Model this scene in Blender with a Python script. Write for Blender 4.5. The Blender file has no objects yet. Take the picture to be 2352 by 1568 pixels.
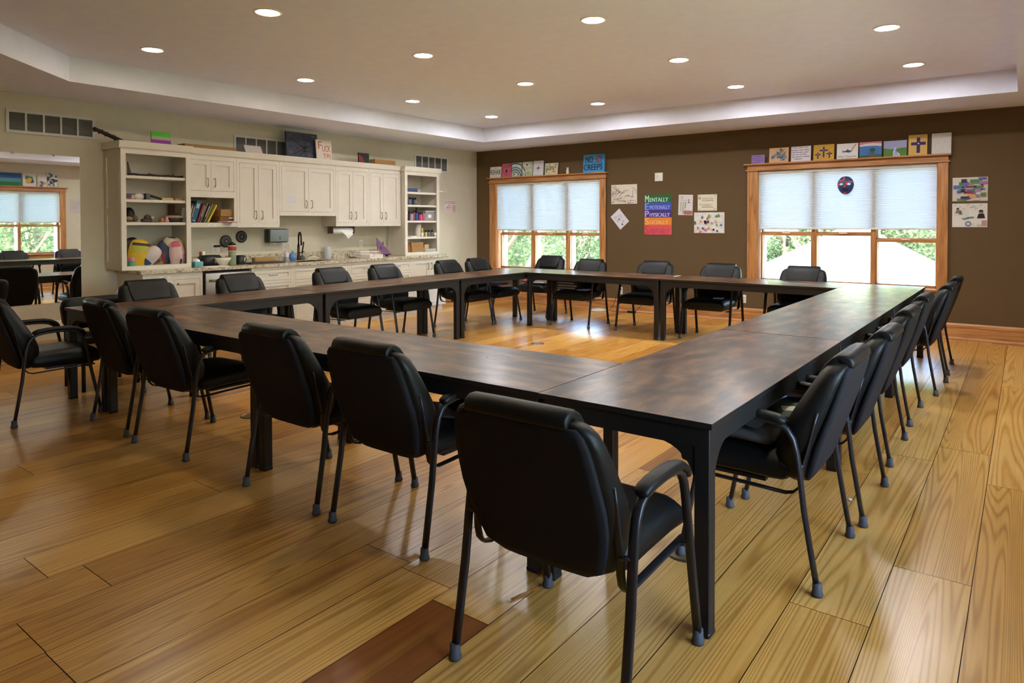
import bpy, bmesh, math, random
from mathutils import Vector, Matrix
random.seed(7)
C = bpy.context.scene.collection
SC = bpy.context.scene

# ---------------------------------------------------------------- camera
CAM_H = 1.42
YAW, PITCH, ROLL, FPX, PCY = 6.46249336e-01, 1.92482595e-02, -2.25007506e-03, 1564.043, 543.014
IW, IH = 2352, 1568
def _cam_axes():
    cy, sy, cp, sp, cr, sr = math.cos(YAW), math.sin(YAW), math.cos(PITCH), math.sin(PITCH), math.cos(ROLL), math.sin(ROLL)
    fwd = Vector((-sy*cp, cy*cp, -sp)); right = Vector((cy, sy, 0)); up = right.cross(fwd)
    return cr*right + sr*up, -sr*right + cr*up, fwd
RX, UX, FX = _cam_axes()
cam = bpy.data.cameras.new('camera'); cam_ob = bpy.data.objects.new('camera', cam); C.objects.link(cam_ob)
cam.sensor_fit = 'HORIZONTAL'; cam.sensor_width = 36.0
cam.lens = 36.0*FPX/IW
cam.shift_x = 0.0; cam.shift_y = -(IH/2 - PCY)/IW
cam.clip_start = 0.05; cam.clip_end = 400
M = Matrix((RX, UX, -FX)).transposed().to_4x4(); M.translation = Vector((0, 0, CAM_H))
cam_ob.matrix_world = M
SC.camera = cam_ob

# ---------------------------------------------------------------- light of the place
SC.view_settings.view_transform = 'Standard'; SC.view_settings.look = 'None'
SC.view_settings.gamma = 1.0; SC.view_settings.use_curve_mapping = False
SC.view_settings.exposure = 3.3
LAMP_STRENGTH = 14.5
world = bpy.data.worlds.new('sky'); SC.world = world; world.use_nodes = True
wn = world.node_tree; wn.nodes.clear()
wo = wn.nodes.new('ShaderNodeOutputWorld'); wb = wn.nodes.new('ShaderNodeBackground'); ws = wn.nodes.new('ShaderNodeTexSky')
ws.sky_type = 'NISHITA'; ws.sun_disc = False; ws.sun_elevation = math.radians(48); ws.sun_rotation = math.radians(200)
ws.air_density = 1.0; ws.dust_density = 2.5; ws.ozone_density = 1.0
wb.inputs['Strength'].default_value = 0.85
wn.links.new(ws.outputs[0], wb.inputs[0]); wn.links.new(wb.outputs[0], wo.inputs[0])
sun = bpy.data.lights.new('sun', 'SUN'); sun.energy = 3.5; sun.angle = math.radians(1.0); sun.color = (1.0, 0.95, 0.87)
sun_ob = bpy.data.objects.new('sun', sun); C.objects.link(sun_ob)
sun_ob.rotation_euler = Vector((0.45, 0.75, -0.95)).to_track_quat('-Z', 'Y').to_euler()

# ---------------------------------------------------------------- picture <-> place
EYE = Vector((0, 0, CAM_H))
def ray(px, py): return RX*((px-IW/2)/FPX) + UX*(-(py-PCY)/FPX) + FX
def onx(px, py, X): d = ray(px, py); return EYE + d*((X-EYE.x)/d.x)
def ony(px, py, Y): d = ray(px, py); return EYE + d*((Y-EYE.y)/d.y)
def onz(px, py, Z): d = ray(px, py); return EYE + d*((Z-EYE.z)/d.z)
def mpp(p): return (Vector(p)-EYE).dot(FX)/FPX          # metres per picture pixel at p

XL, XR, YB, YF, ZS, ZT = -8.248, 1.03, 9.836, -2.6, 2.76, 2.995   # walls, soffit and tray heights

# ---------------------------------------------------------------- materials
def lin(c):
    r = []
    for v in c:
        v /= 255.0
        r.append(v/12.92 if v <= 0.04045 else ((v+0.055)/1.055)**2.4)
    return (r[0], r[1], r[2], 1.0)
_mats = {}
def mat(name, col, rough=0.5, metal=0.0, spec=0.5, var=0.0, vscale=8.0, bump=0.0, bscale=60.0, stretch=(1, 1, 1), coat=0.0):
    if name in _mats: return _mats[name]
    m = bpy.data.materials.new(name); m.use_nodes = True; nt = m.node_tree; b = nt.nodes['Principled BSDF']
    c = lin(col)
    b.inputs['Roughness'].default_value = rough; b.inputs['Metallic'].default_value = metal
    b.inputs['Specular IOR Level'].default_value = spec; b.inputs['Coat Weight'].default_value = coat
    tc = nt.nodes.new('ShaderNodeTexCoord'); mp = nt.nodes.new('ShaderNodeMapping'); mp.inputs['Scale'].default_value = stretch
    nt.links.new(tc.outputs['Object'], mp.inputs['Vector'])
    n = nt.nodes.new('ShaderNodeTexNoise'); n.inputs['Scale'].default_value = vscale; n.inputs['Detail'].default_value = 4
    nt.links.new(mp.outputs[0], n.inputs['Vector'])
    mx = nt.nodes.new('ShaderNodeMix'); mx.data_type = 'RGBA'
    k = var if var else 0.06
    mx.inputs['A'].default_value = [min(1, v*(1-k)) for v in c[:3]]+[1]; mx.inputs['B'].default_value = [min(1, v*(1+k)) for v in c[:3]]+[1]
    nt.links.new(n.outputs['Fac'], mx.inputs['Factor']); nt.links.new(mx.outputs['Result'], b.inputs['Base Color'])
    if bump:
        n2 = nt.nodes.new('ShaderNodeTexNoise'); n2.inputs['Scale'].default_value = bscale; n2.inputs['Detail'].default_value = 3
        nt.links.new(mp.outputs[0], n2.inputs['Vector'])
        bp = nt.nodes.new('ShaderNodeBump'); bp.inputs['Strength'].default_value = bump; bp.inputs['Distance'].default_value = 0.01
        nt.links.new(n2.outputs['Fac'], bp.inputs['Height']); nt.links.new(bp.outputs[0], b.inputs['Normal'])
    _mats[name] = m
    return m
def paint(col, rough=0.6):
    return mat('paint_%02x%02x%02x_%d' % (col[0], col[1], col[2], int(rough*100)), col, rough)
def ramp(nt, stops):
    r = nt.nodes.new('ShaderNodeValToRGB'); e = r.color_ramp.elements
    e[0].position, e[0].color = stops[0][0], lin(stops[0][1]); e[1].position, e[1].color = stops[-1][0], lin(stops[-1][1])
    for p, c in stops[1:-1]:
        x = e.new(p); x.color = lin(c)
    return r
def math_node(nt, op, a=None, b=None, va=0.5, vb=0.5):
    n = nt.nodes.new('ShaderNodeMath'); n.operation = op
    if a is not None: nt.links.new(a, n.inputs[0])
    else: n.inputs[0].default_value = va
    if b is not None: nt.links.new(b, n.inputs[1])
    else: n.inputs[1].default_value = vb
    return n.outputs[0]

def wood_trim(name, axis):
    m = bpy.data.materials.new(name); m.use_nodes = True; nt = m.node_tree; b = nt.nodes['Principled BSDF']
    tc = nt.nodes.new('ShaderNodeTexCoord'); mp = nt.nodes.new('ShaderNodeMapping')
    sc = [14, 14, 14]; sc[axis] = 1.1; mp.inputs['Scale'].default_value = sc
    nt.links.new(tc.outputs['Object'], mp.inputs['Vector'])
    n = nt.nodes.new('ShaderNodeTexNoise'); n.inputs['Scale'].default_value = 2.2; n.inputs['Detail'].default_value = 6; n.inputs['Distortion'].default_value = 0.6
    nt.links.new(mp.outputs[0], n.inputs['Vector'])
    r = ramp(nt, [(0.3, (150, 96, 50)), (0.5, (184, 126, 72)), (0.7, (204, 148, 92))])
    nt.links.new(n.outputs['Fac'], r.inputs[0]); nt.links.new(r.outputs[0], b.inputs['Base Color'])
    b.inputs['Roughness'].default_value = 0.4
    return m
OAK_X, OAK_Y, OAK_Z = wood_trim('oak_along_x', 0), wood_trim('oak_along_y', 1), wood_trim('oak_upright', 2)

def floor_material():
    m = bpy.data.materials.new('pine_planks'); m.use_nodes = True; nt = m.node_tree; b = nt.nodes['Principled BSDF']
    tc = nt.nodes.new('ShaderNodeTexCoord'); at = nt.nodes.new('ShaderNodeAttribute'); at.attribute_name = 'plank'
    sep = nt.nodes.new('ShaderNodeSeparateColor'); nt.links.new(at.outputs['Color'], sep.inputs[0])
    off = nt.nodes.new('ShaderNodeVectorMath'); off.operation = 'SCALE'; off.inputs['Scale'].default_value = 40
    nt.links.new(at.outputs['Color'], off.inputs[0])
    add = nt.nodes.new('ShaderNodeVectorMath'); add.operation = 'ADD'
    nt.links.new(tc.outputs['Object'], add.inputs[0]); nt.links.new(off.outputs[0], add.inputs[1])
    mp = nt.nodes.new('ShaderNodeMapping'); mp.inputs['Scale'].default_value = (4.2, 0.15, 1); nt.links.new(add.outputs[0], mp.inputs['Vector'])
    n1 = nt.nodes.new('ShaderNodeTexNoise'); n1.inputs['Scale'].default_value = 1.3; n1.inputs['Detail'].default_value = 1.2; n1.inputs['Distortion'].default_value = 0.25
    nt.links.new(mp.outputs[0], n1.inputs['Vector'])
    rings = math_node(nt, 'SINE', math_node(nt, 'MULTIPLY', n1.outputs['Fac'], vb=190.0))
    rings = math_node(nt, 'MULTIPLY_ADD', rings, vb=0.5); nt.nodes[-1].inputs[2].default_value = 0.5
    rings = math_node(nt, 'SUBTRACT', None, math_node(nt, 'POWER', math_node(nt, 'SUBTRACT', None, rings, va=1.0), vb=2.6), va=1.0)
    mp2 = nt.nodes.new('ShaderNodeMapping'); mp2.inputs['Scale'].default_value = (90, 2.5, 1); nt.links.new(add.outputs[0], mp2.inputs['Vector'])
    n2 = nt.nodes.new('ShaderNodeTexNoise'); n2.inputs['Scale'].default_value = 1.0; n2.inputs['Detail'].default_value = 5; nt.links.new(mp2.outputs[0], n2.inputs['Vector'])
    tone = math_node(nt, 'ADD', math_node(nt, 'MULTIPLY', rings, vb=0.26), math_node(nt, 'MULTIPLY', n2.outputs['Fac'], vb=0.3))
    tone = math_node(nt, 'ADD', tone, math_node(nt, 'MULTIPLY', sep.outputs[0], vb=0.35))
    r = ramp(nt, [(0.15, (152, 96, 38)), (0.45, (192, 136, 58)), (0.72, (220, 168, 90)), (1.0, (234, 194, 122))])
    nt.links.new(tone, r.inputs[0])
    # reddish heartwood streaks on some planks (second channel), always lengthwise
    mp3 = nt.nodes.new('ShaderNodeMapping'); mp3.inputs['Scale'].default_value = (7.5, 0.5, 1); nt.links.new(add.outputs[0], mp3.inputs['Vector'])
    n3 = nt.nodes.new('ShaderNodeTexNoise'); n3.inputs['Scale'].default_value = 1.0; n3.inputs['Detail'].default_value = 3; nt.links.new(mp3.outputs[0], n3.inputs['Vector'])
    th = math_node(nt, 'ADD', n3.outputs['Fac'], sep.outputs[1])
    mr = nt.nodes.new('ShaderNodeMapRange'); mr.inputs['From Min'].default_value = 1.12; mr.inputs['From Max'].default_value = 1.4
    mr.inputs['To Max'].default_value = 0.85; nt.links.new(th, mr.inputs['Value'])
    mx = nt.nodes.new('ShaderNodeMix'); mx.data_type = 'RGBA'; mx.inputs['B'].default_value = lin((126, 62, 24))
    nt.links.new(mr.outputs[0], mx.inputs['Factor']); nt.links.new(r.outputs[0], mx.inputs['A'])
    nt.links.new(mx.outputs['Result'], b.inputs['Base Color'])
    b.inputs['Roughness'].default_value = 0.28; b.inputs['Specular IOR Level'].default_value = 0.5
    n4 = nt.nodes.new('ShaderNodeTexNoise'); n4.inputs['Scale'].default_value = 7.0; n4.inputs['Detail'].default_value = 2; nt.links.new(tc.outputs['Object'], n4.inputs['Vector'])
    bp = nt.nodes.new('ShaderNodeBump'); bp.inputs['Strength'].default_value = 0.06; bp.inputs['Distance'].default_value = 0.01
    nt.links.new(n4.outputs['Fac'], bp.inputs['Height']); nt.links.new(bp.outputs[0], b.inputs['Normal'])
    return m
FLOOR_M = floor_material()
SEAM_M = mat('plank_seam', (62, 36, 14), 0.6)

def tabletop_material():
    m = bpy.data.materials.new('rustic_walnut_laminate'); m.use_nodes = True; nt = m.node_tree; b = nt.nodes['Principled BSDF']
    tc = nt.nodes.new('ShaderNodeTexCoord'); oi = nt.nodes.new('ShaderNodeObjectInfo')
    off = nt.nodes.new('ShaderNodeVectorMath'); off.operation = 'ADD'; nt.links.new(tc.outputs['Object'], off.inputs[0])
    sc = nt.nodes.new('ShaderNodeVectorMath'); sc.operation = 'SCALE'; sc.inputs['Scale'].default_value = 1.7; nt.links.new(oi.outputs['Location'], sc.inputs[0]); nt.links.new(sc.outputs[0], off.inputs[1])
    mp = nt.nodes.new('ShaderNodeMapping'); mp.inputs['Scale'].default_value = (2.6, 6.5, 1); nt.links.new(off.outputs[0], mp.inputs['Vector'])
    n = nt.nodes.new('ShaderNodeTexNoise'); n.inputs['Scale'].default_value = 1.6; n.inputs['Detail'].default_value = 7; n.inputs['Roughness'].default_value = 0.55; n.inputs['Distortion'].default_value = 0.25
    nt.links.new(mp.outputs[0], n.inputs['Vector'])
    r = ramp(nt, [(0.35, (44, 29, 20)), (0.46, (74, 50, 34)), (0.55, (104, 73, 50)), (0.66, (130, 95, 66))])
    nt.links.new(n.outputs['Fac'], r.inputs[0]); nt.links.new(r.outputs[0], b.inputs['Base Color'])
    b.inputs['Roughness'].default_value = 0.29; b.inputs['Specular IOR Level'].default_value = 0.4
    mp2 = nt.nodes.new('ShaderNodeMapping'); mp2.inputs['Scale'].default_value = (6, 160, 1); nt.links.new(tc.outputs['Object'], mp2.inputs['Vector'])
    n2 = nt.nodes.new('ShaderNodeTexNoise'); n2.inputs['Scale'].default_value = 2; nt.links.new(mp2.outputs[0], n2.inputs['Vector'])
    bp = nt.nodes.new('ShaderNodeBump'); bp.inputs['Strength'].default_value = 0.01; bp.inputs['Distance'].default_value = 0.002
    nt.links.new(n2.outputs['Fac'], bp.inputs['Height']); nt.links.new(bp.outputs[0], b.inputs['Normal'])
    return m
TOP_M = tabletop_material()

def granite_material():
    m = bpy.data.materials.new('granite'); m.use_nodes = True; nt = m.node_tree; b = nt.nodes['Principled BSDF']
    tc = nt.nodes.new('ShaderNodeTexCoord')
    n = nt.nodes.new('ShaderNodeTexNoise'); n.inputs['Scale'].default_value = 22; n.inputs['Detail'].default_value = 8; n.inputs['Roughness'].default_value = 0.7; n.inputs['Distortion'].default_value = 1.2
    nt.links.new(tc.outputs['Object'], n.inputs['Vector'])
    r = ramp(nt, [(0.32, (92, 80, 66)), (0.42, (146, 130, 110)), (0.52, (196, 184, 160)), (0.7, (214, 205, 186))])
    nt.links.new(n.outputs['Fac'], r.inputs[0]); nt.links.new(r.outputs[0], b.inputs['Base Color']); b.inputs['Roughness'].default_value = 0.15
    return m
GRANITE = granite_material()

def glass_material():
    m = bpy.data.materials.new('window_glass'); m.use_nodes = True; nt = m.node_tree; nt.nodes.clear()
    o = nt.nodes.new('ShaderNodeOutputMaterial'); mx = nt.nodes.new('ShaderNodeMixShader'); t = nt.nodes.new('ShaderNodeBsdfTransparent')
    g = nt.nodes.new('ShaderNodeBsdfGlossy'); g.inputs['Roughness'].default_value = 0.0
    lw = nt.nodes.new('ShaderNodeFresnel'); lw.inputs['IOR'].default_value = 1.35
    t.inputs[0].default_value = (0.97, 0.985, 0.98, 1)
    nt.links.new(lw.outputs[0], mx.inputs[0]); nt.links.new(t.outputs[0], mx.inputs[1]); nt.links.new(g.outputs[0], mx.inputs[2]); nt.links.new(mx.outputs[0], o.inputs[0])
    return m
GLASS = glass_material()
def clear_plastic():
    m = bpy.data.materials.new('clear_plastic'); m.use_nodes = True; nt = m.node_tree; nt.nodes.clear()
    o = nt.nodes.new('ShaderNodeOutputMaterial'); mx = nt.nodes.new('ShaderNodeMixShader'); t = nt.nodes.new('ShaderNodeBsdfTransparent')
    g = nt.nodes.new('ShaderNodeBsdfPrincipled'); g.inputs['Base Color'].default_value = lin((215, 218, 222)); g.inputs['Roughness'].default_value = 0.15
    mx.inputs[0].default_value = 0.42
    nt.links.new(t.outputs[0], mx.inputs[1]); nt.links.new(g.outputs[0], mx.inputs[2]); nt.links.new(mx.outputs[0], o.inputs[0])
    return m
CLEAR = clear_plastic()
def shade_material():
    m = bpy.data.materials.new('shade_fabric'); m.use_nodes = True; nt = m.node_tree; nt.nodes.clear()
    o = nt.nodes.new('ShaderNodeOutputMaterial'); mx = nt.nodes.new('ShaderNodeMixShader')
    d = nt.nodes.new('ShaderNodeBsdfDiffuse'); d.inputs[0].default_value = lin((216, 214, 208))
    t = nt.nodes.new('ShaderNodeBsdfTranslucent'); t.inputs[0].default_value = lin((138, 150, 158))
    mx.inputs[0].default_value = 0.36
    nt.links.new(d.outputs[0], mx.inputs[1]); nt.links.new(t.outputs[0], mx.inputs[2]); nt.links.new(mx.outputs[0], o.inputs[0])
    return m
SHADE = shade_material()
def mirror_material():
    m = bpy.data.materials.new('mirror_silver'); m.use_nodes = True; b = m.node_tree.nodes['Principled BSDF']
    b.inputs['Base Color'].default_value = (0.86, 0.88, 0.87, 1); b.inputs['Metallic'].default_value = 1; b.inputs['Roughness'].default_value = 0.01
    return m
MIRROR = mirror_material()
def emit_material(name, col, s):
    m = bpy.data.materials.new(name); m.use_nodes = True; nt = m.node_tree; nt.nodes.clear()
    o = nt.nodes.new('ShaderNodeOutputMaterial'); e = nt.nodes.new('ShaderNodeEmission'); e.inputs[0].default_value = (*col, 1); e.inputs[1].default_value = s
    nt.links.new(e.outputs[0], o.inputs[0])
    return m
LAMP = emit_material('lamp_diffuser_warm', (1.0, 0.87, 0.68), LAMP_STRENGTH)
LAMP_W = emit_material('lamp_diffuser_white', (1.0, 0.98, 0.95), LAMP_STRENGTH*1.9)
LAMP_B = emit_material('lamp_diffuser_bright', (0.97, 0.98, 1.0), LAMP_STRENGTH*3.6)  # rows nearer the back windows boosted and whitened to imitate the daylight gradient

WALL_BEIGE = mat('beige_wall_paint', (204, 196, 174), 0.75, bump=0.08, bscale=180)
WALL_BROWN = mat('brown_wall_paint', (98, 77, 50), 0.8, spec=0.3, var=0.12, vscale=120, bump=0.25, bscale=260)
CEIL_M = mat('ceiling_paint', (224, 224, 236), 0.85, bump=0.03, bscale=120)
CAB = mat('white_cabinet_paint', (214, 206, 190), 0.45)
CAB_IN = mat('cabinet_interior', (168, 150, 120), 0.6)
LEATHER = mat('black_leather', (11, 11, 10), 0.48, spec=0.3, var=0.3, vscale=6, bump=0.14, bscale=26)
BACKCLOTH = mat('black_back_upholstery', (29, 28, 30), 0.8, spec=0.2, var=0.2, vscale=40, bump=0.05, bscale=300)
FRAME_M = mat('black_powder_coat', (24, 24, 27), 0.38, spec=0.5)
GLIDE_M = mat('grey_rubber_glide', (72, 72, 76), 0.6)
TABLE_BLACK = mat('black_table_frame', (20, 18, 18), 0.5)
PLATE = mat('white_plastic_plate', (226, 222, 212), 0.4)
METAL = mat('brushed_nickel', (150, 142, 128), 0.35, metal=1.0)
STEEL = mat('stainless_steel', (168, 164, 158), 0.32, metal=1.0, var=0.1, vscale=3, stretch=(1, 1, 40))
BRONZE = mat('oil_rubbed_bronze', (58, 40, 28), 0.35, metal=0.6)
KRAFT = mat('kraft_cardboard', (164, 124, 76), 0.85, var=0.1, vscale=20)
BLACKP = mat('black_plastic', (18, 18, 20), 0.4)
WHITEP = paint((232, 230, 224), 0.7)
VINYL = mat('white_vinyl', (232, 236, 240), 0.4)

# ---------------------------------------------------------------- mesh helpers
class MB:
    def __init__(s): s.v = []; s.f = []; s.mi = []; s.mats = []; s.sm = []
    def m(s, mt):
        if mt not in s.mats: s.mats.append(mt)
        return s.mats.index(mt)
    def add(s, vs, fs, mt, smooth=False):
        o = len(s.v); s.v += [tuple(v) for v in vs]; k = s.m(mt)
        for f in fs: s.f.append([i+o for i in f]); s.mi.append(k); s.sm.append(smooth)
        return s
    def box(s, a, b, mt, xf=None):
        x0, x1 = min(a[0], b[0]), max(a[0], b[0]); y0, y1 = min(a[1], b[1]), max(a[1], b[1]); z0, z1 = min(a[2], b[2]), max(a[2], b[2])
        vs = [Vector(p) for p in ((x0,y0,z0),(x1,y0,z0),(x1,y1,z0),(x0,y1,z0),(x0,y0,z1),(x1,y0,z1),(x1,y1,z1),(x0,y1,z1))]
        if xf is not None: vs = [xf @ v for v in vs]
        return s.add(vs, [(0,3,2,1),(4,5,6,7),(0,1,5,4),(1,2,6,5),(2,3,7,6),(3,0,4,7)], mt)
    def bbox(s, a, b, mt, r=0.004, seg=2, xf=None, smooth=True):          # box with rounded edges
        bm = bmesh.new(); bmesh.ops.create_cube(bm, size=1)
        c = [(a[i]+b[i])/2 for i in range(3)]; d = [abs(b[i]-a[i]) for i in range(3)]
        for v in bm.verts: v.co = Vector((v.co.x*d[0], v.co.y*d[1], v.co.z*d[2]))
        bmesh.ops.bevel(bm, geom=bm.edges[:], offset=min(r, min(d)*0.45), segments=seg, affect='EDGES', profile=0.5)
        vs = [v.co+Vector(c) for v in bm.verts]
        if xf is not None: vs = [xf @ v for v in vs]
        bm.verts.index_update(); fs = [[v.index for v in f.verts] for f in bm.faces]; bm.free()
        return s.add(vs, fs, mt, smooth)
    def loft(s, rings, mt, cap=True, smooth=True):
        n = len(rings[0]); vs = [p for r in rings for p in r]; fs = []
        for i in range(len(rings)-1):
            for j in range(n):
                k = (j+1) % n; fs.append((i*n+j, i*n+k, (i+1)*n+k, (i+1)*n+j))
        if cap: fs.append(tuple(reversed(range(n)))); fs.append(tuple((len(rings)-1)*n+j for j in range(n)))
        return s.add(vs, fs, mt, smooth)
    def lathe(s, prof, c, mt, n=20, xf=None, smooth=True):
        rings = []
        for r, z in prof:
            ring = [Vector((r*math.cos(2*math.pi*j/n), r*math.sin(2*math.pi*j/n), z)) for j in range(n)]
            rings.append([(xf @ p if xf is not None else p)+Vector(c) for p in ring])
        return s.loft(rings, mt, True, smooth)
    def tube(s, path, r, mt, n=8, r2=None, side=None, sq=2.0):
        path = [Vector(p) for p in path]; rings = []; r2 = r2 or r
        for i, p in enumerate(path):
            t = (path[min(i+1, len(path)-1)]-path[max(i-1, 0)]).normalized()
            if side is not None: a = Vector(side).normalized()
            else:
                a = t.cross(Vector((0, 0, 1)))
                if a.length < 0.05: a = t.cross(Vector((0, 1, 0)))
                a.normalize()
            b = t.cross(a).normalized(); ring = []
            for j in range(n):
                q = 2*math.pi*j/n; cx, sx = math.cos(q), math.sin(q)
                ex = math.copysign(abs(cx)**(2/sq), cx); ey = math.copysign(abs(sx)**(2/sq), sx)
                ring.append(p + a*(r*ex) + b*(r2*ey))
            rings.append(ring)
        return s.loft(rings, mt)
    def ell(s, c, rad, mt, n=18, m=10, xf=None, t0=0.0, t1=1.0):
        rings = []
        for i in range(m+1):
            th = math.pi*(t0+(t1-t0)*i/m); r = max(math.sin(th), 0.001); z = -math.cos(th)
            ring = [Vector((rad[0]*r*math.cos(2*math.pi*j/n), rad[1]*r*math.sin(2*math.pi*j/n), rad[2]*z)) for j in range(n)]
            rings.append([(xf @ p if xf is not None else p)+Vector(c) for p in ring])
        return s.loft(rings, mt)
    def prism(s, pts, axis, d0, d1, mt, xf=None, smooth=False):            # 2-D outline extruded along an axis
        def mk(p, d):
            q = [0, 0, 0]; o = [i for i in range(3) if i != axis]; q[o[0]], q[o[1]], q[axis] = p[0], p[1], d
            q = Vector(q); return xf @ q if xf is not None else q
        n = len(pts); vs = [mk(p, d0) for p in pts]+[mk(p, d1) for p in pts]
        fs = [tuple(range(n)), tuple(range(2*n-1, n-1, -1))]+[(i, (i+1) % n, n+(i+1) % n, n+i) for i in range(n)]
        o = len(s.v); s.add(vs, fs, mt, smooth)
        return s
    def build(s, name, parent=None, loc=None, rot=None):
        me = bpy.data.meshes.new(name); me.from_pydata(s.v, [], s.f)
        for mt in s.mats: me.materials.append(mt)
        me.polygons.foreach_set('material_index', s.mi); me.polygons.foreach_set('use_smooth', s.sm)
        me.validate(); me.update()
        bm = bmesh.new(); bm.from_mesh(me); bmesh.ops.recalc_face_normals(bm, faces=bm.faces[:]); bm.to_mesh(me); bm.free()
        o = bpy.data.objects.new(name, me); C.objects.link(o)
        if parent is not None: o.parent = parent
        if loc is not None: o.location = loc
        if rot is not None: o.rotation_euler = rot
        return o
def tag(o, label, cat, group=None):
    o['label'] = label; o['category'] = cat
    if group: o['group'] = group
    return o
def struct(o): o['kind'] = 'structure'; return o
def thing(name, label, cat, loc=(0, 0, 0), rz=0.0, group=None):
    o = bpy.data.objects.new(name, None); C.objects.link(o); o.empty_display_size = 0.1
    o.location = loc; o.rotation_euler = (0, 0, rz)
    return tag(o, label, cat, group)
def dup(root, loc, rz, label, group=None):
    r = root.copy(); C.objects.link(r); r.location = loc; r.rotation_euler = (0, 0, rz); r['label'] = label
    if group: r['group'] = group
    for ch in list(root.children):
        c = ch.copy(); C.objects.link(c); c.parent = r
        for g in list(ch.children):
            d = g.copy(); C.objects.link(d); d.parent = c
    return r
_text = {}
def text_mesh(t):
    if t not in _text:
        cu = bpy.data.curves.new('lettering', 'FONT'); cu.body = t; cu.size = 1.0; cu.resolution_u = 3
        ob = bpy.data.objects.new('lettering', cu); C.objects.link(ob)
        dg = bpy.context.evaluated_depsgraph_get(); me = bpy.data.meshes.new_from_object(ob.evaluated_get(dg))
        vs = [v.co.copy() for v in me.vertices]; fs = [tuple(p.vertices) for p in me.polygons]
        bpy.data.objects.remove(ob); bpy.data.curves.remove(cu); bpy.data.meshes.remove(me)
        x0 = min((v.x for v in vs), default=0); x1 = max((v.x for v in vs), default=1)
        y0 = min((v.y for v in vs), default=0); y1 = max((v.y for v in vs), default=1)
        _text[t] = ([((v.x-x0)/(x1-x0), (v.y-y0)/(y1-y0)) for v in vs], fs)
    return _text[t]

class Art(MB):
    """A sheet or canvas: x to the right, z up, its face at y = 0 looking along -y; shapes in fractions of its width and height."""
    def __init__(s, w, h, t, col, rough=0.75):
        super().__init__(); s.w, s.h, s.t = w, h, t; s.k = 0
        s.box((0, 0, 0), (w, t, h), paint(col, rough))
    def P(s, u, v): return (u*s.w, -0.0006-0.00025*s.k, v*s.h)
    def poly(s, pts, col):
        s.k += 1; s.add([s.P(*p) for p in pts], [tuple(range(len(pts)))], paint(col, 0.75)); return s
    def rect(s, u0, v0, u1, v1, col): return s.poly([(u0, v0), (u1, v0), (u1, v1), (u0, v1)], col)
    def disc(s, u, v, r, col, n=20, ry=None):                               # r in fractions of the height
        a = s.h/s.w; ry = ry or r
        return s.poly([(u+r*a*math.cos(2*math.pi*i/n), v+ry*math.sin(2*math.pi*i/n)) for i in range(n)], col)
    def stroke(s, pts, wd, col, closed=False):
        s.k += 1; q = [Vector((p[0]*s.w, p[1]*s.h)) for p in pts]
        if closed: q.append(q[0])
        for a, b in zip(q, q[1:]):
            d = (b-a)
            if d.length < 1e-6: continue
            nrm = Vector((-d.y, d.x)).normalized()*(wd*s.h/2); d = d.normalized()*(wd*s.h*0.35)
            y = -0.0006-0.00025*s.k
            c = [a-d+nrm, a-d-nrm, b+d-nrm, b+d+nrm]
            s.add([(p.x, y, p.y) for p in c], [(0, 1, 2, 3)], paint(col, 0.75))
        return s
    def ring(s, u, v, r, wd, col, n=22, a0=0.0, a1=6.2832):
        a = s.h/s.w
        return s.stroke([(u+r*a*math.cos(a0+(a1-a0)*i/n), v+r*math.sin(a0+(a1-a0)*i/n)) for i in range(n+1)], wd, col)
    def text(s, t, u0, v0, u1, v1, col, bold=0):
        s.k += 1; vs, fs = text_mesh(t); y = -0.0006-0.00025*s.k
        for e in range(bold+1):
            du = (e-bold/2)*0.006
            s.add([((u0+du+(u1-u0)*x)*s.w, y-0.00005*e, (v0+(v1-v0)*z)*s.h) for x, z in vs], fs, paint(col, 0.75))
        return s
def stand(art, name, label, cat, p, rz=0.0, lean=-0.06, group=None):
    o = art.build(name, loc=p, rot=(lean, 0, rz)); return tag(o, label, cat, group)
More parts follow.
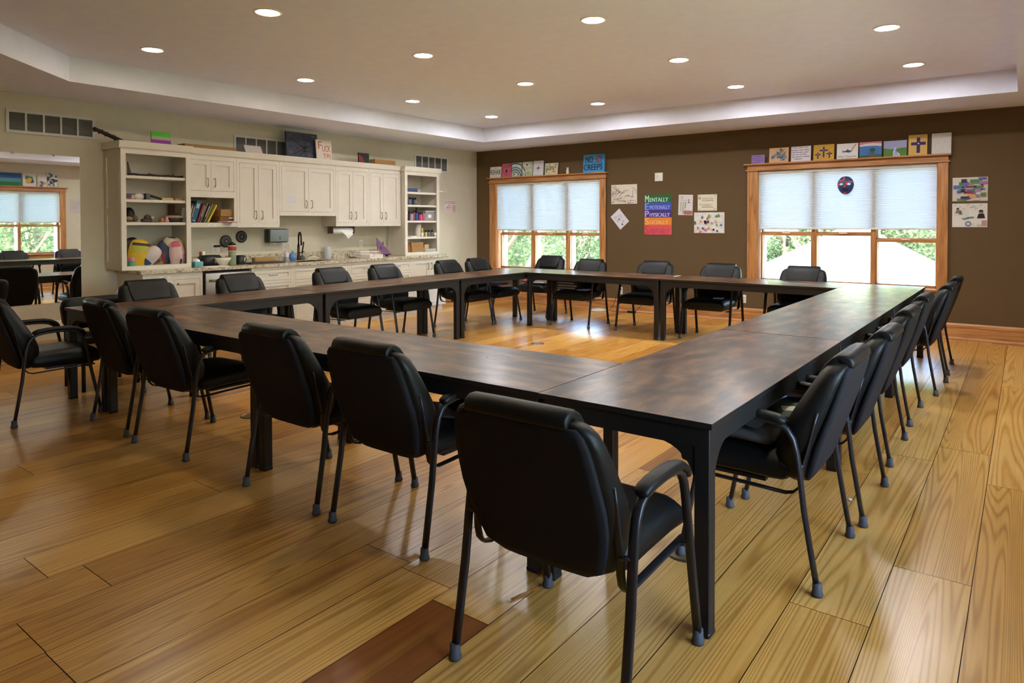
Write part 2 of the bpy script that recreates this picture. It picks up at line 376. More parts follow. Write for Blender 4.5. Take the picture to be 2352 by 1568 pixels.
# ---------------------------------------------------------------- floor
def build_floor():
    b = MB(); cols = []
    rnd = random.Random(11)
    W = 0.27; x = -0.694 - W*31; fixed = {-10: 0.85, -9: None}
    ends = {-8: [0.85], -7: [0.847], -9: [1.166], -10: [1.04], -4: [1.85], 0: [2.64], 1: [3.18], -5: [1.95], -6: [2.0]}
    while x < XR-0.001:
        k = round((x+0.694)/W)
        x0, x1 = max(x, XL), min(x+W, XR)
        if x1 > x0+0.01:
            cuts = [YF]; e = sorted(ends.get(k, []))
            y = YF - rnd.random()*2.0
            while y < YB:
                y += 2.0+rnd.random()*2.2
                if all(abs(y-q) > 1.1 for q in e): cuts.append(y)
            cuts = sorted([c for c in cuts if YF <= c < YB-0.2] + e + [YB])
            for ya, yb in zip(cuts, cuts[1:]):
                r, g, bl = rnd.random(), rnd.random()*0.72, rnd.random()
                if k == -4 and yb < 1.9: g = 0.98; r = 0.2
                if k in (0, 1, 2) : g *= 0.7; r = 0.45+0.5*r
                b.box_top = None
                b.add([(x0+0.0016, ya+0.0016, 0), (x1-0.0016, ya+0.0016, 0), (x1-0.0016, yb-0.0016, 0), (x0+0.0016, yb-0.0016, 0)], [(0, 1, 2, 3)], FLOOR_M)
                cols += [(r, g, bl, 1)]*4
        x += W
    n = len(b.v)
    b.add([(XL, YF, -0.004), (XR, YF, -0.004), (XR, YB, -0.004), (XL, YB, -0.004)], [(0, 1, 2, 3)], SEAM_M)
    cols += [(0.5, 0.2, 0.5, 1)]*4
    me = bpy.data.meshes.new('floor'); me.from_pydata(b.v, [], b.f)
    for mt in b.mats: me.materials.append(mt)
    me.polygons.foreach_set('material_index', b.mi)
    ca = me.color_attributes.new('plank', 'FLOAT_COLOR', 'POINT')
    for i, c in enumerate(cols): ca.data[i].color = c
    o = bpy.data.objects.new('floor', me); C.objects.link(o); return struct(o)
build_floor()

# ---------------------------------------------------------------- ceiling with its tray
def build_ceiling():
    b = MB()
    O = [(XL, YB), (XR, YB), (XR, YF), (XL, YF)]
    P = [(-7.17, 8.72), (-0.077, 8.72), (-0.077, 2.62), (-1.85, 0.83), (-5.4, 0.83), (-7.17, 2.62)]
    vs = [(x, y, ZS) for x, y in O+P]
    b.add(vs, [(0, 1, 5, 4), (1, 2, 6, 5), (2, 7, 6), (2, 3, 8, 7), (3, 9, 8), (3, 0, 4, 9)], CEIL_M)
    tv = [(x, y, ZS) for x, y in P]+[(x, y, ZT) for x, y in P]
    b.add(tv, [(i, (i+1) % 6, 6+(i+1) % 6, 6+i) for i in range(6)]+[tuple(range(6, 12))], CEIL_M)
    me = bpy.data.meshes.new('ceiling'); me.from_pydata(b.v, [], b.f); me.materials.append(CEIL_M)
    o = bpy.data.objects.new('ceiling', me); C.objects.link(o); struct(o)
build_ceiling()

# ---------------------------------------------------------------- windows
TH = 0.17
HEAD_T, HEAD_B = 2.255, 2.163
pb = lambda px, py: ony(px, py, YB).x
W1 = dict(x0=pb(1127.7, 520), x1=pb(1391.6, 510), o0=pb(1140, 500), o1=pb(1378.5, 500), z0=0.640, shade=1.292,
          glass=[(pb(1148, 570), pb(1215.5, 570)), (pb(1225, 570), pb(1295.5, 570)), (pb(1305, 570), pb(1377, 570))], rail=[1.25, 1.25, 1.25])
W2 = dict(x0=pb(1719.5, 500), x1=pb(2175, 500), o0=pb(1741.5, 500), o1=pb(2151.5, 500), z0=0.632, shade=1.328,
          glass=[(pb(1748, 600), pb(1859.5, 600)), (pb(1873, 600), pb(1997, 600)), (pb(2012.5, 600), pb(2148, 600))], rail=[1.285, 1.285, 1.21])
RW = 2.52; q = RW/3
def rwin(y1): return dict(x0=-y1, x1=-y1+RW, o0=-y1+0.105, o1=-y1+RW-0.105, z0=0.80, shade=1.46,
          glass=[(-y1+0.135, -y1+q-0.0), (-y1+q+0.06, -y1+2*q-0.06), (-y1+2*q, -y1+RW-0.135)], rail=[1.41, 1.41, 1.41])
W3, W4 = rwin(6.27), rwin(3.48)
W4['shade'] = 1.98  # added side window, out of view; shade raised to let in more daylight

def build_window(name, d, rot, org):
    """local x along the wall, y outward, z up"""
    x0, x1, o0, o1 = d['x0'], d['x1'], d['o0'], d['o1']; sill = d['z0']-0.035
    b = MB()
    b.box((x0, -0.022, sill), (o0, 0, HEAD_B), OAK_Z); b.box((o1, -0.022, sill), (x1, 0, HEAD_B), OAK_Z)
    b.box((x0-0.012, -0.022, sill), (x0+0.018, -0.03, HEAD_B), OAK_Z); b.box((x1-0.018, -0.022, sill), (x1+0.012, -0.03, HEAD_B), OAK_Z)
    root = b.build(name, loc=org, rot=(0, 0, rot)); struct(root)
    b = MB(); b.box((x0-0.012, -0.034, HEAD_B), (x1+0.012, 0, HEAD_T-0.018), OAK_X)
    b.box((x0-0.045, -0.09, HEAD_T-0.018), (x1+0.045, 0, HEAD_T), OAK_X); b.box((x0-0.028, -0.05, HEAD_B-0.008), (x1+0.028, 0, HEAD_B+0.01), OAK_X)
    b.build('head_casing', root)
    b = MB(); b.box((x0-0.02, -0.06, sill-0.022), (x1+0.02, 0.09, sill), OAK_X); b.box((x0, -0.02, sill-0.10), (x1, 0, sill-0.022), OAK_X)
    b.build('window_sill', root)
    b = MB(); b.box((o0-0.02, 0, sill), (o0, TH, HEAD_B), OAK_Z); b.box((o1, 0, sill), (o1+0.02, TH, HEAD_B), OAK_Z); b.box((o0, 0, HEAD_B-0.01), (o1, TH, HEAD_B+0.015), OAK_X)
    b.build('jamb', root)
    g = d['glass']
    for i in range(len(g)-1):
        b = MB(); b.box((g[i][1]+0.012, 0.05, sill), (g[i+1][0]-0.012, TH, HEAD_B-0.01), OAK_Z); b.build('mullion', root)
    for (a, c), r in zip(g, d['rail']):
        b = MB(); w = 0.022
        zb = sill
        b.box((a-w, 0.06, zb), (a, 0.095, r), OAK_Z); b.box((c, 0.06, zb), (c+w, 0.095, r), OAK_Z)
        b.box((a-w, 0.06, zb), (c+w, 0.095, d['z0']), OAK_X); b.box((a-w, 0.055, r-0.042), (c+w, 0.1, r), OAK_X)
        b.bbox(((a+c)/2-0.05, 0.045, r-0.012), ((a+c)/2+0.05, 0.058, r-0.002), VINYL, 0.003)
        s = b.build('sash', root)
        p = MB(); p.box((a, 0.076, d['z0']), (c, 0.080, r-0.042), GLASS); p.build('pane', s)
        b = MB(); z2 = HEAD_B-0.01
        b.box((a-w, 0.1, r-0.03), (a, 0.13, z2), OAK_Z); b.box((c, 0.1, r-0.03), (c+w, 0.13, z2), OAK_Z)
        b.box((a-w, 0.1, r-0.03), (c+w, 0.13, r+0.012), OAK_X); b.box((a-w, 0.1, z2-0.04), (c+w, 0.13, z2), OAK_X)
        s = b.build('upper_sash', root)
        p = MB(); p.box((a, 0.113, r+0.012), (c, 0.117, z2-0.04), GLASS); p.build('pane', s)
        b = MB()
        b.box((a-w-0.01, 0.131, sill-0.02), (a+0.012, TH+0.05, z2), VINYL); b.box((c-0.012, 0.131, sill-0.02), (c+w+0.01, TH+0.05, z2), VINYL)
        b.box((a-w, 0.131, sill-0.03), (c+w, TH+0.05, sill+0.005), VINYL)
        b.build('exterior_frame', root)
    return root
def build_shade(d, rot, org, label):
    o0, o1 = d['o0']+0.004, d['o1']-0.004
    t = thing('window_shade', label, 'window shade', org, rot, 'cellular window shades')
    top, bot = HEAD_B-0.012, d['shade']
    n = int((top-0.04-bot-0.02)/0.0115); vs = []; fs = []
    for i in range(n+1):
        z = top-0.04-(top-0.06-bot)*i/n; y = 0.024+(0.003 if i % 2 else -0.001)
        vs += [(o0, y, z), (o1, y, z)]
        if i: fs.append((2*i-2, 2*i-1, 2*i+1, 2*i))
    b = MB(); b.add(vs, fs, SHADE); b.build('pleated_fabric', t)
    b = MB(); b.bbox((o0, 0.004, top-0.042), (o1, 0.046, top), paint((206, 205, 200), 0.6), 0.004); b.build('head_rail', t)
    b = MB(); b.bbox((o0, 0.012, bot), (o1, 0.036, bot+0.022), paint((222, 220, 216), 0.5), 0.003); b.build('bottom_rail', t)
    return t
BO, RO = (0, YB, 0), (XR, 0, 0)
build_window('window_1', W1, 0, BO); build_window('window_2', W2, 0, BO)
build_window('window_3', W3, -math.pi/2, RO); build_window('window_4_added', W4, -math.pi/2, RO)
build_shade(W1, 0, BO, 'white pleated shade in the smaller back window, left of the posters')
build_shade(W2, 0, BO, 'white pleated shade in the wide back window with a painted mask on it')
build_shade(W3, -math.pi/2, RO, 'white pleated shade in the side window reflected in the wall mirror')
build_shade(W4, -math.pi/2, RO, 'white pleated shade in the added, unseen side window nearest the camera')

# ---------------------------------------------------------------- walls
def wall_with_holes(name, a, b, holes, m, rot, org, m2=None):
    w = MB(); xs = a
    for d in sorted(holes, key=lambda d: d['o0']):
        h0, h1, z0, z1 = d['o0']-0.02, d['o1']+0.02, d['z0']-0.057, HEAD_B+0.015
        w.box((xs, 0, -0.02), (h0, TH, ZT+0.1), m); w.box((h0, 0, -0.02), (h1, TH, z0), m); w.box((h0, 0, z1), (h1, TH, ZT+0.1), m)
        xs = h1
    w.box((xs, 0, -0.02), (b, TH, ZT+0.1), m)
    return struct(w.build(name, loc=org, rot=(0, 0, rot)))
wall_with_holes('wall_back', XL-TH, XR+TH, [W1, W2], WALL_BROWN, 0, BO)
wall_with_holes('wall_right', -YB, -YF+TH, [W3, W4], WALL_BEIGE, -math.pi/2, RO)
b = MB(); b.box((XL-TH, YF-TH, -0.02), (XL, YB, ZT+0.1), WALL_BEIGE); struct(b.build('wall_left'))
b = MB(); b.box((XL, YF-TH, -0.02), (XR, YF, ZT+0.1), WALL_BEIGE); struct(b.build('wall_front'))
def baseboard(name, a, c, rot, org, mt):
    b = MB(); prof = [(0, 0), (-0.034, 0), (-0.034, 0.012), (-0.026, 0.028), (-0.018, 0.034), (-0.018, 0.142), (-0.024, 0.15), (-0.022, 0.176), (-0.012, 0.197), (0, 0.197)]
    b.prism(prof, 0, a, c, mt)
    return struct(b.build(name, loc=org, rot=(0, 0, rot)))
baseboard('baseboard_back', XL, XR, 0, BO, OAK_X)
baseboard('baseboard_right', -YB+0.03, -YF, -math.pi/2, RO, OAK_X)
baseboard('baseboard_left', YF, 3.30, math.pi/2, (XL, 0, 0), OAK_X)
baseboard('baseboard_left', 8.36, YB-0.03, math.pi/2, (XL, 0, 0), OAK_X)

# ---------------------------------------------------------------- recessed lamps
xs4, ys4 = [-6.31, -4.52, -2.69, -0.91], [7.87, 6.25, 4.62, 2.98]
lamp_root = None; diffuser_meshes = {}
def col_word(i): return ['first column from the left', 'second column from the left', 'third column from the left', 'fourth column from the left'][i]
def row_word(j): return ['nearest the back wall', 'second from the back wall', 'third from the back wall', 'fourth from the back wall', 'fifth from the back wall'][j]
for j, y in enumerate(ys4):
    for i, x in enumerate(xs4):
        if j == 4 and i in (0, 3): continue
        lab = 'round recessed ceiling lamp, %s, %s' % (col_word(i), row_word(j))
        if lamp_root is None:
            t = thing('recessed_lamp', lab, 'ceiling lamp', (x, y, ZT), 0, 'recessed lamps in the ceiling tray')
            b = MB(); b.lathe([(0.083, -0.0005), (0.083, -0.006), (0.102, -0.005), (0.105, -0.0005)], (0, 0, 0), paint((222, 216, 206), 0.5), 28); b.build('trim_ring', t)
            b = MB(); b.lathe([(0.001, -0.0035), (0.0815, -0.0035), (0.0815, -0.001), (0.001, -0.001)], (0, 0, 0), LAMP_B, 28, smooth=False); b.build('diffuser', t)
            lamp_root = t
        else:
            t = dup(lamp_root, (x, y, ZT), 0, lab)
            mt = LAMP_B if j == 0 else LAMP_W if j == 1 else LAMP
            for c in t.children:
                if c.name.startswith('diffuser'):
                    if mt.name not in diffuser_meshes: diffuser_meshes[mt.name] = c.data.copy(); diffuser_meshes[mt.name].materials[0] = mt
                    c.data = diffuser_meshes[mt.name]

# ---------------------------------------------------------------- outdoors
BOUNCE_GRASS = mat('bounce_grass', (150, 160, 112), 0.9, var=0.3, vscale=0.6)  # unseen ground, colour paled to bounce daylight into the room
WOODS = mat('wooded_slope', (62, 84, 44), 0.95, var=0.5, vscale=0.9)
b = MB(); b.add([(-90, YB+0.6, -3.2), (60, YB+0.6, -3.2), (60, 22, -2.4), (-90, 22, -2.4)], [(0, 1, 2, 3)], BOUNCE_GRASS)
b.add([(XR+0.6, -40, -3.2), (30, -40, -3), (30, YB+0.6, -3), (XR+0.6, YB+0.6, -3.2)], [(0, 1, 2, 3)], BOUNCE_GRASS)
o = b.build('lawn'); o['kind'] = 'structure'
b = MB(); b.add([(-90, 22, -2.4), (60, 22, -2.4), (60, 38, 0), (-90, 38, 0), (60, 60, 16), (-90, 60, 16)], [(0, 1, 2, 3), (3, 2, 4, 5)], WOODS)
b.add([(8, 3, -3), (18, 3, 0), (18, 22, 0), (8, 22, -3), (30, 3, 14), (30, 22, 14)], [(0, 1, 2, 3), (1, 4, 5, 2)], WOODS)
o = b.build('wooded_hillside'); o['kind'] = 'structure'
BARK = mat('bark', (92, 78, 62), 0.9, var=0.3, vscale=6)
def leaf_mat(name, c1, c2):
    m = bpy.data.materials.new(name); m.use_nodes = True; nt = m.node_tree; nt.nodes.clear()
    o = nt.nodes.new('ShaderNodeOutputMaterial'); mx = nt.nodes.new('ShaderNodeMixShader'); d = nt.nodes.new('ShaderNodeBsdfDiffuse'); t = nt.nodes.new('ShaderNodeBsdfTranslucent')
    tc = nt.nodes.new('ShaderNodeTexCoord'); n = nt.nodes.new('ShaderNodeTexNoise'); n.inputs['Scale'].default_value = 1.6; nt.links.new(tc.outputs['Object'], n.inputs[0])
    r = ramp(nt, [(0.35, c1), (0.65, c2)]); nt.links.new(n.outputs['Fac'], r.inputs[0])
    nt.links.new(r.outputs[0], d.inputs[0]); nt.links.new(r.outputs[0], t.inputs[0]); mx.inputs[0].default_value = 0.55
    nt.links.new(d.outputs[0], mx.inputs[1]); nt.links.new(t.outputs[0], mx.inputs[2]); nt.links.new(mx.outputs[0], o.inputs[0]); return m
LEAFS = [leaf_mat('leaves_fresh', (64, 80, 54), (102, 114, 84)), leaf_mat('leaves_deep', (50, 66, 44), (88, 102, 74))]
def make_tree(seed, lm):
    rnd = random.Random(seed); t = thing('leafy_tree', 'tree', 'tree', (0, 0, 0), 0, 'trees outside the windows')
    b = MB(); b.tube([(0, 0, -0.3), (0.05, 0.03, 2.2), (0.15, -0.05, 4.4), (0.1, 0.1, 7)], 0.17, BARK, 8)
    for k in range(7):
        a = rnd.random()*6.28; z = 2.0+rnd.random()*3.5; l = 0.9+rnd.random()*0.7
        b.tube([(0.08, 0, z), (math.cos(a)*l*0.5, math.sin(a)*l*0.5, z+0.7), (math.cos(a)*l, math.sin(a)*l, z+1.7)], 0.06, BARK, 6)
    b.build('trunk', t)
    b = MB(); vs = []; fs = []; blobs = []
    for k in range(46):
        a = rnd.random()*6.28; rr = 1.55*math.sqrt(rnd.random()); z = 0.9+rnd.random()*6.6
        rr *= 0.55+0.45*math.sin(min(1, (z-0.4)/7.2)*math.pi)
        blobs.append((Vector((math.cos(a)*rr, math.sin(a)*rr, z)), 0.42+rnd.random()*0.3))
    for c, r in blobs:
        for k in range(170):
            d = Vector((rnd.gauss(0, 1), rnd.gauss(0, 1), rnd.gauss(0, 0.8))).normalized()*r*(0.5+0.5*rnd.random())
            p = c+d; s = 0.045+rnd.random()*0.05
            u = Vector((rnd.gauss(0, 1), rnd.gauss(0, 1), rnd.gauss(0, 0.5))).normalized(); w = u.cross(Vector((rnd.gauss(0, 1), rnd.gauss(0, 1), rnd.gauss(0, 1)))).normalized()
            o = len(vs); vs += [p-u*s, p+w*s*0.55, p+u*s, p-w*s*0.55]; fs.append((o, o+1, o+2, o+3))
    me = bpy.data.meshes.new('foliage'); me.from_pydata([tuple(v) for v in vs], [], fs); me.materials.append(lm)
    f = bpy.data.objects.new('foliage', me); C.objects.link(f); f.parent = t
    return t
trees = [make_tree(3, LEAFS[0]), make_tree(9, LEAFS[1]), make_tree(21, LEAFS[0])]
tspots = []
rnd = random.Random(5)
for x, y in ((-10.6, 26.6), (-6.2, 26.4), (-1.8, 26.8), (2.7, 26.5), (-8.4, 31), (-4.0, 31.2), (0.5, 31)): tspots.append((x, y, 'back'))
for x, y in ((-11.3, 14.4), (-15.7, 14.8), (-13.5, 19.4), (-17.9, 19.6)): tspots.append((x, y, 'near'))
for x, y in ((-15.2, 24.4), (-19.7, 24.6), (-24.1, 24.8), (-17.4, 29.2), (-21.9, 29.4), (-13.0, 29), (-26, 36), (-21.5, 36.2), (-17, 36), (-12.5, 36.2), (-8, 36), (-3.5, 36.2), (1, 36)): tspots.append((x, y, 'far'))
for x, y in ((9.5, 7.0), (9.5, 11.6), (14.0, 9.2), (14.0, 13.8), (18.5, 11.4), (18.5, 16)): tspots.append((x, y, 'side'))
words = {'back': 'leafy green tree in the row behind the pale roof', 'near': 'bright green tree standing close outside the smaller back window',
         'far': 'distant green tree in the woods beyond the back windows', 'side': 'leafy tree outside the side windows, seen in the mirror'}
used = set()
for n, (x, y, k) in enumerate(tspots):
    s = n % 3; z = -3.0+max(0, (y-22))*0.14 if k != 'side' else -2.7
    if s not in used: used.add(s); t = trees[s]; t.location = (x, y, z); t.rotation_euler = (0, 0, rnd.random()*6.28)
    else: t = dup(trees[s], (x, y, z), rnd.random()*6.28, '')
    t['label'] = words[k]; t['group'] = {'back': 'trees behind the neighbouring roof', 'near': 'trees outside the smaller back window', 'far': 'distant trees', 'side': 'trees outside the side windows'}[k]
    sc = 0.95+rnd.random()*0.1; t.scale = (sc, sc, sc)
# neighbouring hipped roof seen through the wide window
def at_z(px0, py0, px1, py1, Y, Z):
    lo, hi = 0.0, 6.0
    for _ in range(60):
        m_ = (lo+hi)/2; p = ony(px0+(px1-px0)*m_, py0+(py1-py0)*m_, Y)
        if p.z > Z: lo = m_
        else: hi = m_
    return ony(px0+(px1-px0)*lo, py0+(py1-py0)*lo, Y)
ap = ony(1961, 508, 18.0); Lc = at_z(1961, 508, 1753, 607, 18.0, -1.6); Rc = at_z(1961, 508, 2150, 602, 18.0, -1.6)
Fc = Vector((ap.x+1.2, 12.6, -1.6)); Bc = Vector((ap.x-1.2, 23.4, -1.6))
SHINGLE = mat('pale_shingles', (176, 174, 172), 0.85, var=0.12, vscale=30, bump=0.4, bscale=12, stretch=(1, 1, 8))
t = thing('neighbouring_house', 'house with pale shingled hip roof seen through the wide back window', 'house', (ap.x, 18, -3.2))
b = MB(); o_ = Vector((ap.x, 18, -3.2)); q4 = [p-o_ for p in (Lc, Fc, Rc, Bc)]; a_ = ap-o_; dn = Vector((0, 0, -0.12))
b.add([a_]+q4+[p+dn for p in q4], [(0, 1, 2), (0, 2, 3), (0, 3, 4), (0, 4, 1), (1, 5, 6, 2), (2, 6, 7, 3), (3, 7, 8, 4), (4, 8, 5, 1), (5, 8, 7, 6)], SHINGLE); b.build('roof', t)
ctr = sum(q4, Vector())/4; w4 = [ctr+(p-ctr)*0.9 for p in q4]
b = MB(); b.add([Vector((p.x, p.y, -0.2)) for p in w4]+[Vector((p.x, p.y, p.z-0.11)) for p in w4], [(0, 1, 5, 4), (1, 2, 6, 5), (2, 3, 7, 6), (3, 0, 4, 7)], paint((206, 198, 182), 0.8)); b.build('wall', t)
# ---------------------------------------------------------------- tables
TT = 0.744
def make_table(L, W):
    """origin at the middle of the footprint; long side along x"""
    t = thing('conference_table', 'table', 'table', (0, 0, 0), 0, 'dark tables set in a rectangle')
    b = MB(); b.bbox((-L/2, -W/2, TT-0.022), (L/2, W/2, TT-0.001), TABLE_BLACK, 0.001, 1, smooth=False); b.box((-L/2, -W/2, TT-0.001), (L/2, W/2, TT), TOP_M); b.build('tabletop', t)
    b = MB(); ins = 0.012; a = 0.018; zt, zb = TT-0.022, TT-0.092
    x, y = L/2-ins, W/2-ins
    for s in (-1, 1):
        b.box((-x+0.05, s*y, zb), (x-0.05, s*(y-a), zt), TABLE_BLACK); b.box((s*x, -y+0.05, zb), (s*(x-a), y-0.05, zt), TABLE_BLACK)
    b.build('apron', t)
    for sx in (-1, 1):
        for sy in (-1, 1):
            b = MB(); b.bbox((sx*x, sy*y, 0.018), (sx*(x-0.055), sy*(y-0.055), zt), TABLE_BLACK, 0.003, 1, smooth=False)
            leg = b.build('leg', t)
            b = MB(); c = (sx*(x-0.0275), sy*(y-0.0275)); b.bbox((c[0]-0.03, c[1]-0.03, 0), (c[0]+0.03, c[1]+0.03, 0.02), BLACKP, 0.005, 1, smooth=False); b.build('foot_cap', leg)
            R = 0.14
            arc = [(R*(1-math.cos(q*math.pi/2/8)), -R*(1-math.sin(q*math.pi/2/8))) for q in range(9)]
            out = [(0, 0)]+[(0, -R)]+[(R*(1-math.sin(math.pi/2*(8-q)/8)), -R+R*math.cos(math.pi/2*(8-q)/8)) for q in range(9)]
            for ax in (0, 1):
                b = MB()
                if ax == 0:
                    pts = [(sx*(x-0.055-u), zb+0.001+v) for u, v in out]; b.prism(pts, 1, sy*(y-0.004), sy*(y-0.024), TABLE_BLACK)
                else:
                    pts = [(sy*(y-0.055-u), zb+0.001+v) for u, v in out]; b.prism(pts, 0, sx*(x-0.004), sx*(x-0.024), TABLE_BLACK)
                b.build('corner_bracket', leg)
    return t
TW = 0.71
tb = make_table(2.03, TW); H = math.pi/2
xr_ = -0.835-TW/2; xl_ = -5.53-TW/2; yn_ = 2.225+TW/2; yf_ = 7.635+TW/2
ysr = [2.22+1.015, 2.22+1.015+2.04, 2.22+1.015+4.08]
lab_r = ['dark table at the near right corner, its end toward the camera', 'middle table of the right-hand row, reflecting pale window light', 'far table of the right-hand row, under the wide back window']
lab_l = ['dark table at the near end of the row beside the kitchen', 'middle table of the row beside the kitchen counter', 'far table of the kitchen-side row, beside the smaller back window']
tb.location = (xr_, ysr[0], 0); tb.rotation_euler = (0, 0, H); tb['label'] = lab_r[0]
for y, l in list(zip(ysr, lab_r))[1:]: dup(tb, (xr_, y, 0), H, l)
for y, l in zip(ysr, lab_l): dup(tb, (xl_, y, 0), H, l)
t2 = make_table(1.985, TW)
xc = [-1.55-0.9925, -1.55-0.9925-1.99]
t2.location = (xc[0], yn_, 0); t2['label'] = 'right-hand table of the near row, butting against the near right corner table'
dup(t2, (xc[1], yn_, 0), 0, 'left-hand table of the near row, with three chairs pulled up to it')
dup(t2, (xc[0], yf_, 0), 0, 'right-hand table of the far row, in front of the wide window')
dup(t2, (xc[1], yf_, 0), 0, 'left-hand table of the far row, in front of the posters')

# ---------------------------------------------------------------- chairs
def sup(w, d, n=28, e=3.0):
    r = []
    for j in range(n):
        a = 2*math.pi*j/n; c, s = math.cos(a), math.sin(a)
        r.append((w*math.copysign(abs(c)**(2/e), c), d*math.copysign(abs(s)**(2/e), s)))
    return r
def make_chair():
    """origin between the rear feet on the floor, facing +y"""
    t = thing('guest_armchair', 'chair', 'chair', (0, 0, 0), 0, 'black armchairs round the tables')
    # seat
    b = MB(); rings = []
    for y, k, dz in [(0.125, 0.55, 0.006), (0.132, 0.82, 0.004), (0.15, 0.97, 0.002), (0.19, 1, 0), (0.30, 1.0, 0.004), (0.44, 1.0, 0.004), (0.515, 0.99, -0.002), (0.548, 0.93, -0.008), (0.566, 0.78, -0.012), (0.572, 0.5, -0.014)]:
        ring = []
        for x, z in sup(0.252*(0.93+0.07*k), 0.056*k, 28, 3.4):
            cr = 0.014*(1-(x/0.26)**2) if z > 0 else 0
            bol = 0.010*math.exp(-((abs(x)-0.19)/0.05)**2) if z > 0 else 0
            ring.append((x, y, 0.424+dz+z+cr*k+bol*k))
        rings.append(ring)
    b.loft(rings, LEATHER); seat = b.build('seat', t)
    b = MB(); b.box((-0.21, 0.22, 0.361), (0.21, 0.53, 0.376), BLACKP); b.build('seat_board', seat)
    # back: leather front, upholstered rear panel
    lev = [(0.374, 0.12, 0.082, 0.115), (0.380, 0.175, 0.068, 0.138), (0.412, 0.232, 0.048, 0.16), (0.48, 0.256, 0.026, 0.172), (0.54, 0.27, 0.006, 0.166), (0.61, 0.276, -0.018, 0.138), (0.68, 0.272, -0.042, 0.098),
           (0.745, 0.266, -0.062, 0.058), (0.80, 0.258, -0.078, 0.024), (0.838, 0.246, -0.088, 0.002), (0.860, 0.226, -0.092, -0.014), (0.873, 0.19, -0.088, -0.03), (0.879, 0.14, -0.078, -0.045)]
    def ring_of(z, w, yr, yf):
        yc, dp = (yr+yf)/2, (yf-yr)/2; ring = []
        for x, d in sup(w, dp, 32, 3.2):
            u = abs(x)/w
            bol = 0.026*math.exp(-((u-0.80)/0.16)**2) if d > 0 else 0
            ring.append((x, yc+d+bol*min(1, dp/0.05)-0.010*(1-u*u)*(d > 0), z))
        return ring
    b = MB(); b.loft([ring_of(*l) for l in lev], LEATHER); back = b.build('backrest', t)
    b = MB(); rp = []
    for z, w, yr, yf in lev[1:-2]:
        rp.append([((w-0.022)*u, yr-0.0065+0.006*abs(u)**6, z) for u in (-1, -0.9, -0.6, -0.2, 0.2, 0.6, 0.9, 1)]+[((w-0.022)*u, yr+0.02, z) for u in (1, 0.3, -0.3, -1)])
    b.loft(rp, BACKCLOTH); b.build('back_panel', back)
    # padded head roll that wraps the top edge
    out = [(0.080, 0.715), (0.066, 0.75), (0.044, 0.79), (0.022, 0.83), (0.004, 0.862), (-0.020, 0.890), (-0.046, 0.905), (-0.074, 0.906), (-0.093, 0.896), (-0.101, 0.882), (-0.1025, 0.868), (-0.099, 0.858)]
    inn = [(-0.088, 0.856), (-0.082, 0.862), (-0.070, 0.868), (-0.045, 0.868), (-0.020, 0.845), (0.0, 0.815), (0.024, 0.77), (0.055, 0.715)]
    pl = out+inn; cy_, cz_ = sum(p[0] for p in pl)/len(pl), sum(p[1] for p in pl)/len(pl)
    rings = []
    for x, k in [(-0.182, 0.86), (-0.180, 0.95), (-0.174, 1.0), (-0.09, 1.012), (0, 1.015), (0.09, 1.012), (0.174, 1.0), (0.180, 0.95), (0.182, 0.86)]:
        rings.append([(x*(1-0.10*max(0, (0.82-z)/0.1)), cy_+(y-cy_)*k, cz_+(z-cz_)*k) for y, z in pl])
    b = MB(); b.loft(rings, LEATHER); b.build('head_roll', back)
    # side frames
    path = [(0.0, 0.035), (0.024, 0.17), (0.048, 0.31), (0.066, 0.46), (0.076, 0.53), (0.090, 0.582), (0.112, 0.615), (0.145, 0.634), (0.20, 0.643), (0.27, 0.646), (0.335, 0.643), (0.38, 0.634), (0.412, 0.615), (0.432, 0.585), (0.444, 0.545), (0.460, 0.46), (0.488, 0.31), (0.516, 0.17), (0.543, 0.035)]
    for s in (-1, 1):
        X = s*0.298
        b = MB(); b.tube([(X+s*0.006*(1-z/0.64), y, z) for y, z in path], 0.0155, FRAME_M, 12, 0.0105, side=(1, 0, 0), sq=2.6)
        fr = b.build('arm_frame', t)
        for y in (-0.002, 0.546):
            b = MB(); b.lathe([(0.019, 0.0), (0.022, 0.004), (0.022, 0.012), (0.0185, 0.02), (0.017, 0.05), (0.012, 0.052)], (X+s*0.006, y, 0), GLIDE_M, 14); b.build('glide', fr)
        b = MB(); pad = [(0.118, 0.640, 0.6), (0.124, 0.645, 0.9), (0.15, 0.656, 1), (0.20, 0.662, 1), (0.28, 0.664, 1), (0.345, 0.661, 1), (0.392, 0.651, 1), (0.428, 0.630, 0.95), (0.446, 0.606, 0.85), (0.449, 0.598, 0.5)]
        rings = []
        for i, (y, z, k) in enumerate(pad):
            a = pad[max(i-1, 0)]; c = pad[min(i+1, len(pad)-1)]; tv = Vector((0, c[0]-a[0], c[1]-a[1])).normalized(); nv = Vector((0, -tv.z, tv.y))
            rings.append([Vector((X+x, y, z))+nv*d for x, d in sup(0.026*k, 0.015*k, 16, 2.6)])
        b.loft(rings, LEATHER); b.build('arm_pad', t)
        xb = s*0.262
        lp = [(0.020, 0.690), (0.038, 0.62), (0.056, 0.54), (0.064, 0.47), (0.067, 0.42), (0.076, 0.385), (0.096, 0.363), (0.125, 0.354), (0.17, 0.355), (0.30, 0.359), (0.45, 0.362), (0.52, 0.364)]
        b = MB(); b.tube([(xb, y-0.012*(z > 0.5), z) for y, z in lp], 0.015, FRAME_M, 10, 0.005, side=(1, 0, 0), sq=3)
        b.tube([(xb, 0.060, 0.475), (X, 0.066, 0.475)], 0.008, FRAME_M, 8); b.tube([(xb, 0.468, 0.358), (X, 0.478, 0.362)], 0.008, FRAME_M, 8)
        b.build('support_bar', t)
    return t
CH = make_chair(); first = [True]
